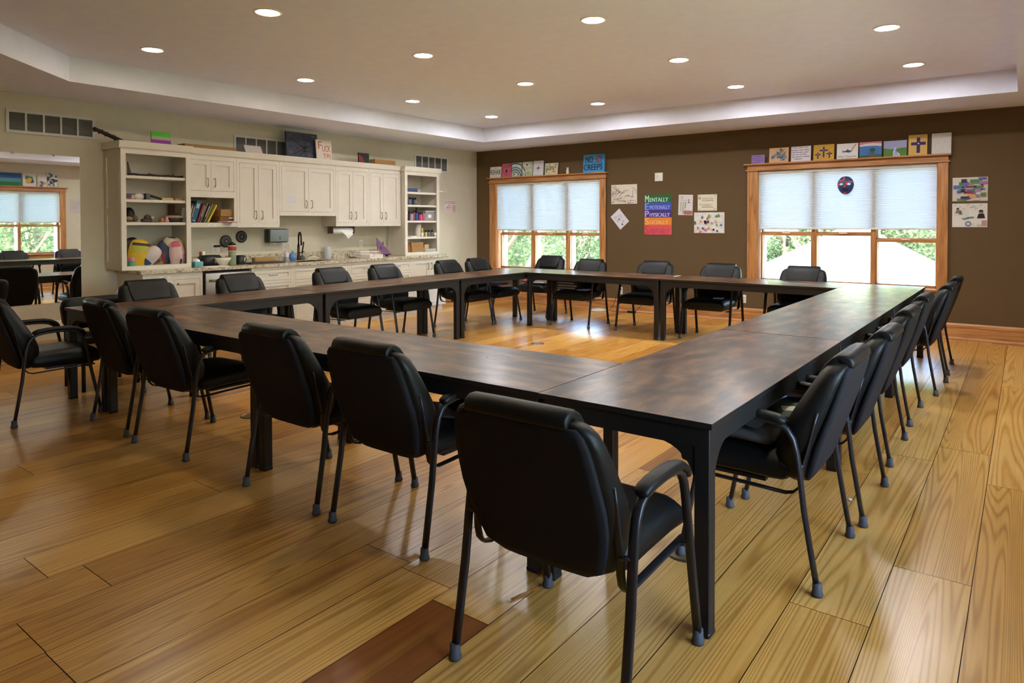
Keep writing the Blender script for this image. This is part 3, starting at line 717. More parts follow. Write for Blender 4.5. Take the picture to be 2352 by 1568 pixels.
def put(x, y, deg, label):
    if first[0]:
        first[0] = False; CH.location = (x, y, 0); CH.rotation_euler = (0, 0, math.radians(deg)); CH['label'] = label; return CH
    return dup(CH, (x, y, 0), math.radians(deg), label)
N1 = put(-1.17, 1.645, 0.5, 'black armchair closest to the camera, seen from behind beside the near corner table leg')
N2 = put(-2.32, 2.055, 0, 'black armchair seen from behind, next left of the closest one, purplish folder on its seat')
put(-3.06, 2.062, 0, 'black armchair seen from behind, pushed in at the middle of the near row')
put(-4.31, 2.05, 2.2, 'black armchair seen from behind, fourth along the near row counting from the corner table')
put(-5.09, 2.08, -3.2, 'black armchair near the left end of the near row, half hidden by its neighbour')
N6 = put(-5.93, 1.70, -3.2, 'leftmost black armchair, pulled out with its bare leather seat showing, cut by the frame edge')
lx = -6.48
Lc_ = [(3.0, 'black armchair on the kitchen side, in front of the open shelf unit'), (3.93, 'black armchair on the kitchen side, in front of the dishwasher'),
       (5.10, 'black armchair on the kitchen side, in front of the sink drawers'), (5.93, 'black armchair on the kitchen side, in front of the right-hand drawer stack'),
       (7.12, 'black armchair on the kitchen side, in front of the double cupboard door')]
for y, l in Lc_: put(lx, y, -90, l)
L6 = put(lx-0.02, 7.80, -90, 'creased black armchair nearest the room corner, purple cloth on its seat')
F1 = put(-6.06, 9.04, 180, 'black armchair under the smaller back window, red thing and papers on its seat')
F2 = put(-5.0, 8.48, 180, 'black armchair right of the smaller back window pane, stack of binders on its seat')
put(-4.02, 8.55, 180, 'black armchair before the brown wall, below the five-colour poster')
F4 = put(-3.09, 8.48, 180, 'black armchair before the brown wall, just left of the wide window')
put(-2.10, 8.50, 180, 'black armchair silhouetted against the wide back window')
R1 = put(-0.622, 3.05, 90, 'black armchair at the right, nearest the camera on that side, folders on its seat')
R2 = put(-0.595, 3.81, 90, 'second black armchair along the right side')
put(-0.62, 4.77, 90, 'third black armchair along the right side')
put(-0.635, 5.74, 90, 'fourth black armchair along the right side')
put(-0.565, 6.82, 88, 'fifth black armchair along the right side, standing further out')
put(-0.575, 7.78, 91, 'farthest black armchair along the right side, next to the back window')
# the low dark chair beyond the left end of the near table
t = thing('low_chair', 'low dark padded chair with a flat rounded back, beyond the left table end', 'chair', (-6.72, 2.62, 0), -math.pi/2)
b = MB(); rings = []
for z, w, d in [(0.50, 0.21, 0.05), (0.56, 0.245, 0.065), (0.68, 0.26, 0.075), (0.735, 0.255, 0.075), (0.760, 0.23, 0.06), (0.770, 0.18, 0.035)]:
    rings.append([(x, y-0.0, z) for x, y in sup(w, d, 28, 3.4)])
b.loft(rings, LEATHER); b.build('backrest', t)
b = MB(); b.bbox((-0.24, 0.03, 0.40), (0.24, 0.40, 0.47), LEATHER, 0.03, 4); b.build('seat', t)
for x in (-0.22, 0.22):
    for y in (0.0, 0.36):
        b = MB(); b.tube([(x, y, 0), (x, y, 0.41 if y > 0.1 else 0.55)], 0.016, FRAME_M, 10); b.build('leg', t)
# ---------------------------------------------------------------- kitchen wall (all faces look along +x)
XH, XM, XB, XC = -7.83, -7.92, -7.63, -7.60        # fronts: hutches, wall cabinets, base cabinets, counter edge
CT = 0.914
Y = lambda px, py, x: onx(px, py, x).y
Z = lambda px, py, x: onx(px, py, x).z
def shaker(b, y0, y1, z0, z1, xf, w=0.055, mt=CAB):
    xb = xf-0.02
    b.box((xb, y0, z0), (xf, y0+w, z1), mt); b.box((xb, y1-w, z0), (xf, y1, z1), mt)
    b.box((xb, y0+w, z0), (xf, y1-w, z0+w), mt); b.box((xb, y0+w, z1-w), (xf, y1-w, z1), mt)
    b.box((xb, y0+w, z0+w), (xf-0.011, y1-w, z1-w), mt)
def door(par, y0, y1, z0, z1, xf, hy=None, hz=None, knob=False):
    b = MB(); shaker(b, y0, y1, z0, z1, xf); d = b.build('door', par)
    if hy is not None:
        b = MB()
        if knob: b.lathe([(0.005, 0), (0.005, 0.012), (0.013, 0.016), (0.013, 0.024), (0.004, 0.027)], (xf, hy, hz), METAL, 12, Matrix.Rotation(math.pi/2, 3, 'Y'))
        else: b.tube([(xf-0.002, hy, hz-0.052), (xf+0.02, hy, hz-0.050), (xf+0.028, hy, hz-0.03), (xf+0.03, hy, hz), (xf+0.028, hy, hz+0.03), (xf+0.02, hy, hz+0.050), (xf-0.002, hy, hz+0.052)], 0.0055, METAL, 8)
        b.build('knob' if knob else 'handle', d)
    return d
def drawer(par, y0, y1, z0, z1, xf):
    b = MB(); shaker(b, y0, y1, z0, z1, xf, 0.04); d = b.build('drawer', par); c, h = (y0+y1)/2, (z0+z1)/2
    b = MB(); b.tube([(xf-0.002, c-0.052, h), (xf+0.02, c-0.05, h), (xf+0.027, c-0.03, h), (xf+0.029, c, h), (xf+0.027, c+0.03, h), (xf+0.02, c+0.05, h), (xf-0.002, c+0.052, h)], 0.005, METAL, 8); b.build('handle', d)
    return d
def sticker(par, y, z, xf, w=0.09, h=0.018, ink=True):
    a = Art(w, h, 0.0008, (226, 222, 214))
    if ink:
        r = random.Random(int(y*100)); n = 9
        a.stroke([(0.25+0.5*i/n, 0.5+0.28*(-1)**i*r.random()) for i in range(n+1)], 0.09, (70, 66, 80))
    return a.build('label_strip', par, (xf+0.0012, y-w/2, z-h/2), (0, 0, math.pi/2))

# --- open shelf units (hutches) standing on the counter
def hutch(label, y0, y1, zs, ow, stickers):
    t = thing('open_shelf_unit', label, 'cabinet', (0, 0, 0)); zt = 2.33; st = ow
    b = MB()
    b.box((XL+0.004, y0, CT), (XH-0.02, y0+0.02, 2.25), CAB); b.box((XL+0.004, y1-0.02, CT), (XH-0.02, y1, 2.25), CAB)
    b.box((XL+0.004, y0+0.02, CT), (XL+0.012, y1-0.02, 2.25), CAB); b.box((XL+0.012, y0+0.02, CT), (XH-0.02, y1-0.02, CT+0.045), CAB); b.box((XL+0.012, y0+0.02, 2.21), (XH-0.02, y1-0.02, 2.25), CAB)
    for s, yy in ((-1, y0), (1, y1)):                                   # applied end panel
        for z0, z1 in ((CT+0.01, CT+0.09), (1.52, 1.60), (2.16, 2.245)): b.box((XL+0.01, yy, z0), (XH-0.02, yy+s*0.008, z1), CAB)
        b.box((XL+0.01, yy, CT+0.01), (XL+0.07, yy+s*0.0081, 2.245), CAB); b.box((XH-0.08, yy, CT+0.01), (XH-0.02, yy+s*0.0081, 2.245), CAB)
    b.build('carcass', t)
    b = MB(); b.box((XH-0.02, y0-0.006, CT), (XH, y0+st, 2.25), CAB); b.box((XH-0.02, y1-st, CT), (XH, y1+0.006, 2.25), CAB)
    b.box((XH-0.02, y0+st, 2.195), (XH, y1-st, 2.25), CAB); b.box((XH-0.02, y0+st, CT), (XH, y1-st, CT+0.045), CAB); b.build('face_frame', t)
    for k, z in enumerate(zs):
        b = MB(); b.bbox((XL+0.013, y0+0.021, z-0.032), (XH-0.021, y1-0.021, z), CAB, 0.002, 1, smooth=False); s = b.build('shelf', t)
        if stickers[k]: sticker(s, (y0+y1)/2+0.02, z-0.016, XH-0.021, 0.085, 0.02)
    b = MB(); b.prism([(XH+0.0, 2.25), (XH+0.012, 2.25), (XH+0.022, 2.262), (XH+0.034, zt-0.005), (XH+0.034, zt), (XL+0.004, zt), (XL+0.004, 2.25)], 1, y0-0.03, y1+0.03, CAB); b.build('crown', t)
    return t
YA0, YA1 = Y(280, 500, XH)+0.0, Y(437.5, 500, XH)
sA = [Z(287, 402, XH-0.02)+0.002, Z(287, 457, XH-0.02), Z(287, 510.5, XH-0.02)]
hutch('white open shelf unit at the left end of the counter, holding painted masks', YA0, YA1, sA, 0.047, [1, 1, 0])
YG0, YG1 = Y(931, 480, XH), Y(1008.5, 480, XH)
sG = [Z(937, 440, XH-0.02), Z(937, 470, XH-0.02), Z(937, 506.5, XH-0.02), Z(937, 544.5, XH-0.02)]
hutch('white open shelf unit at the right end of the counter, holding paint bottles', YG0, YG1, sG, 0.05, [1, 1, 1, 0])

# --- wall cabinets
def wall_cabinet(label, px0, px1, zb, pm, open_z=None, inner=None, stick=None):
    y0, y1 = (Y(px0, 420, XM) if px0 else YA1+0.008), (Y(px1, 420, XM) if px1 else YG0-0.012)
    t = thing('wall_cabinet', label, 'cabinet', (0, 0, 0), 0, 'wall cabinets over the counter'); st = 0.036; zt = 2.25
    b = MB(); dz = open_z if open_z else zb
    b.box((XL+0.004, y0+0.001, dz), (XM-0.021, y1-0.001, zt), CAB)
    if open_z:
        b.box((XL+0.004, y0+0.001, zb), (XM-0.021, y0+0.02, open_z), CAB); b.box((XL+0.004, y1-0.02, zb), (XM-0.021, y1-0.001, open_z), CAB)
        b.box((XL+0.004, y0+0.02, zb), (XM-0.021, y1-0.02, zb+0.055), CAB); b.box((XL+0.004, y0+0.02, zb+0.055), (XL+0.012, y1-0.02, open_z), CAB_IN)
    b.box((XM-0.02, y0+0.0005, zb), (XM, y0+st, zt), CAB); b.box((XM-0.02, y1-st, zb), (XM, y1-0.0005, zt), CAB)
    b.box((XM-0.02, y0+st, 2.195), (XM, y1-st, zt), CAB); b.box((XM-0.02, y0+st, zb), (XM, y1-st, zb+0.055), CAB)
    d0 = zb+0.058
    if open_z: b.box((XM-0.02, y0+st, open_z), (XM, y1-st, inner), CAB); d0 = inner+0.003
    b.build('carcass', t)
    m = (y0+y1)/2 if pm is None else Y(pm, 420, XM); hz = d0+0.10
    door(t, y0+st+0.003, m-0.0015, d0, 2.192, XM, m-0.045, hz); door(t, m+0.0015, y1-st-0.003, d0, 2.192, XM, m+0.045, hz)
    if stick: sticker(t, (y0+y1)/2-0.02, stick, XM, 0.09, 0.02)
    return t, y0, y1
tB, yB0, yB1 = wall_cabinet('short white wall cabinet above the book cubby', 0, 543.5, Z(500, 521.5, XM), 484.5, Z(500, 454, XM), Z(500, 439.5, XM), Z(500, 446, XM))
sticker(tB, Y(487, 517, XM), Z(487, 517, XM), XM, 0.11, 0.022)
tC, yC0, yC1 = wall_cabinet('tall white wall cabinet right of the book cubby', 543.8, 641.5, Z(600, 521.8, XM), 593.5, None, None, Z(592, 516, XM))
tD, yD0, yD1 = wall_cabinet('shorter white wall cabinet over the sink with a note taped on it', 641.8, 771, Z(700, 495.3, XM), 708.5, None, None, Z(708, 490.5, XM))
tE, yE0, yE1 = wall_cabinet('white wall cabinet above the paper towel holder', 771.3, 847, Z(800, 519.5, XM), 810.5, None, None, Z(812, 514, XM))
tF, yF0, yF1 = wall_cabinet('white wall cabinet next to the right-hand open shelf unit', 847.2, 0, Z(880, 519, XM), 880)
b = MB(); b.prism([(XM, 2.25), (XM+0.012, 2.25), (XM+0.022, 2.262), (XM+0.034, 2.325), (XM+0.034, 2.33), (XL+0.004, 2.33), (XL+0.004, 2.25)], 1, YA1+0.032, YG0-0.032, CAB)
struct(b.build('trim_1'))
# note and marks on the cabinet over the sink
a = Art(0.155, 0.14, 0.0008, (214, 208, 206)); r = random.Random(4)
for i in range(6): a.stroke([(0.08+0.84*k/12, 0.85-0.14*i+0.05*r.random()) for k in range(13)], 0.012, (120, 112, 132))
stand(a, 'note', 'handwritten paper note taped on the cabinet door over the sink', 'note', (XM-0.0098, Y(661, 460, XM), Z(661, 469.5, XM)), math.pi/2, 0.0)
# --- base cabinets
ZB0 = 0.10
def base_unit(label, y0, y1, lay):
    t = thing('base_cabinet', label, 'cabinet', (0, 0, 0), 0, 'base cabinets under the counter'); st = 0.032
    b = MB(); b.box((XL+0.004, y0+0.001, ZB0), (XB-0.021, y1-0.001, 0.872), CAB)
    b.box((XB-0.02, y0+0.0005, ZB0), (XB, y0+st, 0.872), CAB); b.box((XB-0.02, y1-st, ZB0), (XB, y1-0.0005, 0.872), CAB)
    zs = []
    for kind, z0, z1 in lay:
        if kind == 'drawer': drawer(t, y0+st+0.003, y1-st-0.003, z0, z1, XB)
        else:
            m = (y0+y1)/2; door(t, y0+st+0.003, m-0.0015, z0, z1, XB, m-0.04, z1-(0.05 if kind == 'knobs' else 0.10), kind == 'knobs'); door(t, m+0.0015, y1-st-0.003, z0, z1, XB, m+0.04, z1-(0.05 if kind == 'knobs' else 0.10), kind == 'knobs')
        zs.append((z0-0.003, z1+0.003))
    zs.sort(); lo = ZB0
    for z0, z1 in zs+[(0.872, 0.872)]:
        if z0 > lo+0.004: b.box((XB-0.02, y0+st, lo), (XB, y1-st, z0), CAB)
        lo = z1
    b.box((XL+0.004, y0+0.001, 0.0), (XB-0.075, y1-0.001, ZB0), CAB)
    b.build('carcass', t); return t
D4 = [('drawer', 0.705, 0.838), ('drawer', 0.525, 0.665), ('drawer', 0.335, 0.485), ('drawer', 0.145, 0.295)]
yb = lambda px, py=640: Y(px, py, XB)
yA0, yA1 = yb(328), yb(465.5)
tA = base_unit('white base cabinet with two knobbed doors under the left open shelf unit', yA0, yA1, [('knobs', 0.145, 0.795)])
sticker(tA, yb(379, 632), 0.826, XB, 0.12, 0.026)
yd0, yd1 = yA1+0.012, yb(576.5)
tD1 = base_unit('white stack of four drawers right of the dishwasher', yd1+0.008, yb(674), D4); sticker(tD1, yb(627, 624), 0.785, XB+0.002, 0.08, 0.018)
base_unit('white sink base cabinet with two wide drawer fronts', yb(674.2), yb(803), [('drawer', 0.69, 0.838), ('drawer', 0.50, 0.65), ('doors', 0.145, 0.46)])
base_unit('white stack of four drawers right of the sink base', yb(803.2), yb(876.5), D4)
base_unit('white stack of four drawers left of the end cupboard', yb(876.7), yb(947), D4)
base_unit('white base cupboard with two doors at the right end of the counter', yb(947.2), yb(1023), [('doors', 0.145, 0.838)])
# dishwasher
t = thing('dishwasher', 'stainless steel dishwasher between the white base cabinets', 'dishwasher', (0, 0, 0))
b = MB(); b.box((XL+0.02, yd0+0.004, 0.10), (XB-0.03, yd1-0.002, 0.86), BLACKP); b.box((XL+0.02, yd0+0.01, 0.0), (XB-0.08, yd1-0.008, 0.10), BLACKP); b.build('tub', t)
b = MB(); b.bbox((XB-0.03, yd0+0.02, 0.12), (XB+0.008, yd1-0.006, 0.845), STEEL, 0.006, 2); dw = b.build('door', t)
b = MB(); b.tube([(XB+0.006, yd0+0.07, 0.76), (XB+0.045, yd0+0.075, 0.76), (XB+0.05, (yd0+yd1)/2, 0.76), (XB+0.045, yd1-0.065, 0.76), (XB+0.006, yd1-0.06, 0.76)], 0.011, STEEL, 10); b.build('handle', dw)
# counter with a cut-out for the sink, backsplash
yc0, yc1 = yA0-0.03, yb(1026.5, 590)+0.005
ys0, ys1 = 5.55, 6.15; xs0, xs1 = -8.08, -7.70
t = thing('countertop', 'speckled granite countertop with low backsplash along the kitchen wall', 'countertop', (0, 0, 0))
b = MB()
b.bbox((XL+0.003, yc0, 0.874), (XC, ys0, CT), GRANITE, 0.004, 2, smooth=False); b.bbox((XL+0.003, ys1, 0.874), (XC, yc1, CT), GRANITE, 0.004, 2, smooth=False)
b.box((XL+0.003, ys0-0.001, 0.874), (xs0, ys1+0.001, CT-0.0005), GRANITE); b.box((xs1, ys0-0.001, 0.874), (XC, ys1+0.001, CT-0.0005), GRANITE); b.build('slab', t)
b = MB(); b.box((XL+0.003, YA1+0.01, CT), (XL+0.022, YG0-0.01, CT+0.10), GRANITE); b.build('backsplash', t)
t = thing('kitchen_sink', 'dark sunken sink basin in the granite counter', 'sink', (0, 0, 0))
b = MB(); dk = paint((60, 52, 44), 0.3)
b.box((xs0, ys0, 0.70), (xs1, ys1, 0.71), dk); b.box((xs0-0.004, ys0, 0.70), (xs0, ys1, 0.905), dk); b.box((xs1, ys0, 0.70), (xs1+0.004, ys1, 0.905), dk); b.box((xs0, ys0-0.004, 0.70), (xs1, ys0, 0.905), dk); b.box((xs0, ys1, 0.70), (xs1, ys1+0.004, 0.905), dk); b.build('basin', t)

# ---------------------------------------------------------------- things on the counter
def spot(px, x, py=600): return Y(px, py, x)
def lathe_thing(name, label, cat, x, y, z, parts, group=None, n=18):
    t = thing(name, label, cat, (x, y, z), 0, group)
    for pn, prof, mt in parts:
        b = MB(); b.lathe(prof, (0, 0, 0), mt, n); b.build(pn, t)
    return t
# faucet
fx, fy = -8.10, Y(686, 590, -8.10); k = mpp((fx, fy, 1.0))
t = thing('faucet', 'dark bronze gooseneck faucet standing behind the sink', 'faucet', (fx, fy, CT))
b = MB(); b.lathe([(0.026, 0), (0.026, 0.02), (0.019, 0.06), (0.017, 0.22)], (0, 0, 0), BRONZE, 14); b.build('base', t)
b = MB(); b.tube([(0, 0, 0.2), (0, 0, 0.30), (0.01, -0.004, 0.35), (0.04, -0.016, 0.385), (0.08, -0.03, 0.385), (0.115, -0.042, 0.35), (0.13, -0.05, 0.29), (0.138, -0.054, 0.21)], 0.0125, BRONZE, 10); b.build('spout', t)
b = MB(); b.tube([(0.013, 0.0, 0.10), (0.05, 0.03, 0.115), (0.075, 0.045, 0.12)], 0.007, BRONZE, 8); b.build('lever', t)
SOAP = mat('pale_soap', (206, 196, 206), 0.2); BLUE = mat('blue_dish_soap', (84, 132, 176), 0.2); 
lathe_thing('soap_bottle', 'clear pump soap bottle with pinkish label, left of the faucet', 'bottle', -8.06, Y(658, 590, -8.06), CT,
    [('bottle', [(0.03, 0), (0.034, 0.01), (0.034, 0.12), (0.016, 0.145), (0.012, 0.155)], CLEAR), ('soap', [(0.028, 0.004), (0.031, 0.012), (0.031, 0.05), (0.001, 0.05)], mat('plum_soap', (92, 84, 112), 0.2)), ('label', [(0.0345, 0.055), (0.0348, 0.056), (0.0348, 0.112), (0.0345, 0.113)], SOAP), ('pump', [(0.006, 0.155), (0.006, 0.185), (0.013, 0.187), (0.013, 0.198), (0.002, 0.2)], WHITEP)])
lathe_thing('dish_soap_bottle', 'round blue dish soap bottle just left of the faucet', 'bottle', -8.04, Y(672.5, 590, -8.04), CT,
    [('bottle', [(0.03, 0), (0.05, 0.03), (0.054, 0.055), (0.04, 0.09), (0.014, 0.115), (0.013, 0.13)], BLUE), ('cap', [(0.014, 0.13), (0.016, 0.132), (0.016, 0.16), (0.003, 0.165)], CLEAR)])
t = thing('dish_brush', 'dark handled dish brush standing just right of the faucet', 'brush', (-8.12, Y(694, 590, -8.12), CT))
b = MB(); b.lathe([(0.04, 0), (0.045, 0.03), (0.03, 0.06)], (0, 0, 0), paint((92, 82, 66), 0.6), 14); b.build('holder', t)
b = MB(); b.tube([(0, 0, 0.03), (0, 0.005, 0.13), (0.005, 0.016, 0.2), (0.004, 0.024, 0.255)], 0.011, BRONZE, 8); b.build('handle', t)
lathe_thing('glass_jar', 'tall clear glass jar on the counter behind the sink', 'jar', -8.12, Y(753, 590, -8.12), CT, [('glass', [(0.045, 0), (0.05, 0.01), (0.05, 0.15), (0.042, 0.17), (0.042, 0.18), (0.038, 0.18), (0.038, 0.17), (0.046, 0.15), (0.046, 0.012), (0.001, 0.01)], CLEAR)])
b = MB(); y0 = Y(704, 592, -8.10); y1 = Y(733, 592, -8.10); L = y1-y0
b.tube([(0, 0, 0.012), (0, L*0.3, 0.034), (0, L*0.5, 0.04), (0, L*0.75, 0.026), (0.005, L, 0.012)], 0.009, paint((214, 206, 180), 0.6), 8)
tag(b.build('plastic_scraper', loc=(-8.10, y0, CT)), 'bent cream plastic strip lying behind the sink', 'scraper')
# paper towel holder under the cabinet
zt_ = Z(800, 519.5, XM); y0, y1 = Y(758, 530, -8.02), Y(809, 530, -8.02)
t = thing('paper_towel_holder', 'dark wooden paper towel holder under the wall cabinet, roll hanging loose', 'paper towel holder', (-8.02, y0, zt_))
WD = mat('dark_walnut', (72, 40, 24), 0.45, var=0.2, vscale=6, stretch=(1, 1, 8)); W = y1-y0
b = MB(); b.bbox((-0.07, 0, -0.012), (0.07, W, 0), WD, 0.003); b.build('back_plate', t)
for yy in (0.0, W-0.016): b = MB(); b.bbox((-0.06, yy, -0.105), (0.06, yy+0.016, -0.01), WD, 0.006); b.build('bracket', t)
b = MB(); b.tube([(0, 0.018, -0.065), (0, W-0.018, -0.065)], 0.048, WHITEP, 20)
b.add([(0.046, W*0.42, -0.075), (0.046, W-0.03, -0.075), (0.05, W-0.035, -0.13), (0.047, W*0.72, -0.185), (0.05, W*0.6, -0.13)], [(0, 1, 2, 3, 4)], WHITEP); b.build('towel_roll', t)
# towel dispenser on the wall
x = -8.12; y0, y1 = Y(619, 540, x), Y(663.5, 540, x); z0, z1 = Z(640, 557, x), Z(640, 525.5, x)
t = thing('towel_dispenser', 'grey paper towel dispenser on the wall left of the faucet', 'dispenser', (x, y0, z0))
b = MB(); b.bbox((-0.122, 0, 0), (-0.02, y1-y0, z1-z0), paint((52, 52, 46), 0.4), 0.01); b.build('housing', t)
b = MB(); b.bbox((-0.02, 0.012, 0.012), (0.0, y1-y0, z1-z0-0.008), mat('grey_cover', (128, 138, 136), 0.25), 0.008); b.lathe([(0.001, 0), (0.022, 0), (0.018, 0.003), (0.001, 0.003)], (0.0, (y1-y0)*0.55, (z1-z0)*0.36), paint((96, 106, 108), 0.4), 14, Matrix.Rotation(math.pi/2, 3, 'Y') @ Matrix.Diagonal((1.3, 0.7, 1))); b.build('front_cover', t)
b = MB(); b.add([(-0.10, 0.06, 0), (-0.05, 0.06, 0), (-0.05, 0.16, -0.012), (-0.10, 0.16, -0.012)], [(0, 1, 2, 3)], WHITEP); b.add([(-0.08, 0.05, -0.0), (-0.08, 0.18, 0.0), (-0.08, 0.15, -0.028), (-0.08, 0.07, -0.02)], [(0, 1, 2, 3)], WHITEP); b.build('paper_end', t)
# trivets / round wall ornaments
def burner_disc(label, px, py, rpx, pink):
    x = XL+0.006; p = onx(px, py, x); r = rpx*mpp(p)
    t = thing('wall_disc', label, 'wall ornament', p, 0, 'round black discs on the kitchen wall')
    R_ = Matrix.Rotation(math.pi/2, 3, 'Y')
    b = MB(); b.lathe([(0.001, -0.004), (r, -0.004), (r, 0.008), (r*0.9, 0.012), (r*0.3, 0.012), (0.001, 0.012)], (0, 0, 0), BLACKP, 30, R_); b.build('disc', t)
    b = MB(); g = paint((128, 140, 118) if pink else (170, 160, 150), 0.6)
    for rr, n in ((0.68, 22),) if not pink else ((0.70, 26), (0.48, 18)):
        for i in range(n):
            a = 6.2832*i/n; c = Vector((0.0135, math.cos(a)*r*rr, math.sin(a)*r*rr)); d = Vector((0, math.cos(a), math.sin(a)))*r*0.07; w = Vector((0, -math.sin(a), math.cos(a)))*r*0.028
            b.add([c-d-w, c+d-w, c+d+w, c-d+w], [(0, 1, 2, 3)], g)
    b.build('marks', t)
    b = MB(); b.lathe([(0.001, 0.0), (r*0.16, 0.0), (r*0.16, 0.004), (0.001, 0.004)], (0.0122, 0, 0), paint((190, 150, 150) if pink else (130, 92, 66), 0.6), 14, R_); b.build('centre', t)
burner_disc('round black disc with green ring marks on the kitchen wall, the left one', 518.5, 554, 14.2, True)
burner_disc('round black disc with white tick marks on the kitchen wall, the right one', 554.3, 543.5, 13.8, False)
# shelf-like dark bar under the left disc and the wall plates
def plate(label, name, cat, px, py, w, h, wall='left', detail=None):
    if wall == 'left': p = onx(px, py, XL); o = thing(name, label, cat, p, math.pi/2)
    else: p = ony(px, py, YB); o = thing(name, label, cat, p, 0)
    b = MB(); b.bbox((-w/2, -0.007, -h/2), (w/2, 0, h/2), PLATE, 0.003); b.build('cover_plate', o)
    if detail == 'outlet':
        for z in (-0.022, 0.022): b = MB(); b.bbox((-0.016, -0.0085, z-0.014), (0.016, -0.006, z+0.014), paint((200, 196, 186), 0.4), 0.002); b.build('receptacle', o)
    if detail == 'switch':
        b = MB(); b.bbox((-0.016, -0.011, -0.033), (0.016, -0.006, 0.033), paint((214, 210, 200), 0.4), 0.003); b.build('rocker', o)
    return o
plate('white wall plate under the left black disc', 'wall_outlet', 'outlet', 494.5, 570, 0.11, 0.118, 'left', 'outlet')
plate('white light switch on the kitchen wall near the stacked trays', 'light_switch', 'switch', 828.5, 559, 0.072, 0.115, 'left', 'switch')
plate('small outlet plate low on the wall at the left, under the mirror', 'wall_outlet', 'outlet', 133, 748, 0.075, 0.118, 'left', 'outlet')
b = MB(); y0, y1 = Y(491, 565, -8.2), Y(507, 565, -8.2); b.bbox((0, 0, 0), (0.03, y1-y0, 0.028), BLACKP, 0.012)
tag(b.build('plug_adapter', loc=(XL+0.008, Y(491.5, 566, -8.22), Z(498, 567.5, -8.22))), 'black plug adapter sticking out under the left black disc', 'plug')
# left group of small things
x = -7.86
t = thing('tissue_box', 'small teal box with white tissue beside the left shelf unit', 'tissue box', (x, Y(441.5, 600, x), CT)); w = 20*mpp((x, 4.2, CT)); h = 12*mpp((x, 4.2, CT))
b = MB(); b.bbox((-0.06, 0.003, 0), (0.06, w, h), paint((98, 160, 160), 0.6), 0.004); b.build('box', t)
b = MB(); b.ell((0, w*0.45, h), (0.05, w*0.42, 0.035), WHITEP, 14, 8); b.build('tissue', t)
b = MB(); b.bbox((-0.05, 0, 0), (0.0, 0.018, 0.17), paint((150, 76, 84), 0.5), 0.004); b.bbox((-0.05, 0.019, 0.02), (0.0, 0.05, 0.175), WHITEP, 0.003)
tag(b.build('booklet', loc=(-8.0, Y(462, 590, -8.0), CT)), 'thin red and white booklet upright behind the teal tissue box', 'booklet')
t = thing('toaster', 'small black rounded toaster on the counter', 'toaster', (-7.93, Y(482, 605, -7.93), CT)); 
b = MB(); pr = [(-0.115, 0), (0.115, 0), (0.112, 0.10), (0.09, 0.128), (-0.09, 0.128), (-0.112, 0.10)]
b.prism([(p[0], p[1]) for p in pr], 0, -0.07, 0.07, BLACKP, None, True); b.build('body', t)
b = MB(); b.bbox((0.07, 0.02, 0.03), (0.078, 0.05, 0.07), paint((120, 96, 70), 0.5), 0.003); b.build('dial', t)
b = MB(); b.bbox((0, 0, 0), (0.20, 0.28, 0.004), WHITEP, 0.001); tag(b.build('paper_sheet', loc=(-7.83, Y(463, 612, -7.75), CT)), 'white paper lying on the counter in front of the toaster', 'paper')
lathe_thing('bowl', 'white scalloped bowl on the counter beside the dark mug', 'bowl', -7.87, Y(510.5, 607, -7.87), CT, [('bowl', [(0.045, 0), (0.05, 0.006), (0.085, 0.05), (0.108, 0.095), (0.104, 0.097), (0.08, 0.055), (0.04, 0.012), (0.001, 0.01)], paint((216, 206, 184), 0.35))], None, 22)
lathe_thing('juice_bottle', 'tall bottle with green body and red and white top on the counter', 'bottle', -7.84, Y(533.5, 605, -7.84), CT,
    [('body', [(0.042, 0), (0.046, 0.01), (0.046, 0.11), (0.044, 0.165)], paint((128, 142, 112), 0.35)), ('label', [(0.0445, 0.165), (0.047, 0.168), (0.047, 0.24), (0.0445, 0.243)], paint((206, 200, 160), 0.5)), ('cap', [(0.044, 0.243), (0.046, 0.246), (0.044, 0.268), (0.02, 0.272), (0.018, 0.285), (0.001, 0.286)], BLACKP), ('red_patch', [(0.0475, 0.18), (0.0482, 0.19), (0.0482, 0.225), (0.0475, 0.232)], paint((170, 58, 40), 0.5))])
t = thing('mug', 'black coffee mug with handle on the counter', 'mug', (-7.86, Y(551.5, 604, -7.86), CT))
b = MB(); b.lathe([(0.044, 0), (0.047, 0.004), (0.047, 0.115), (0.042, 0.115), (0.042, 0.01), (0.001, 0.008)], (0, 0, 0), BLACKP, 20); b.build('cup', t)
b = MB(); b.tube([(0.0, 0.045, 0.095), (0, 0.075, 0.092), (0, 0.085, 0.06), (0, 0.07, 0.03), (0, 0.045, 0.022)], 0.007, BLACKP, 8); b.build('handle', t)
b = MB(); y0, y1 = Y(573, 604, -7.80), Y(652, 600, -7.80); b.bbox((-0.16, 0, 0), (0.10, y1-y0, 0.016), paint((44, 42, 38), 0.4), 0.006)
tag(b.build('serving_tray', loc=(-7.86, y0, CT)), 'flat dark tray lying on the counter right of the mug', 'tray')
b = MB(); y0, y1 = Y(582, 590, -7.95), Y(629, 588, -7.95); b.bbox((-0.04, 0, 0), (0.04, y1-y0, 0.055), KRAFT, 0.003)
tag(b.build('cardboard_box', loc=(-7.95, y0, CT+0.0165)), 'long low brown box lying on the dark tray', 'box')
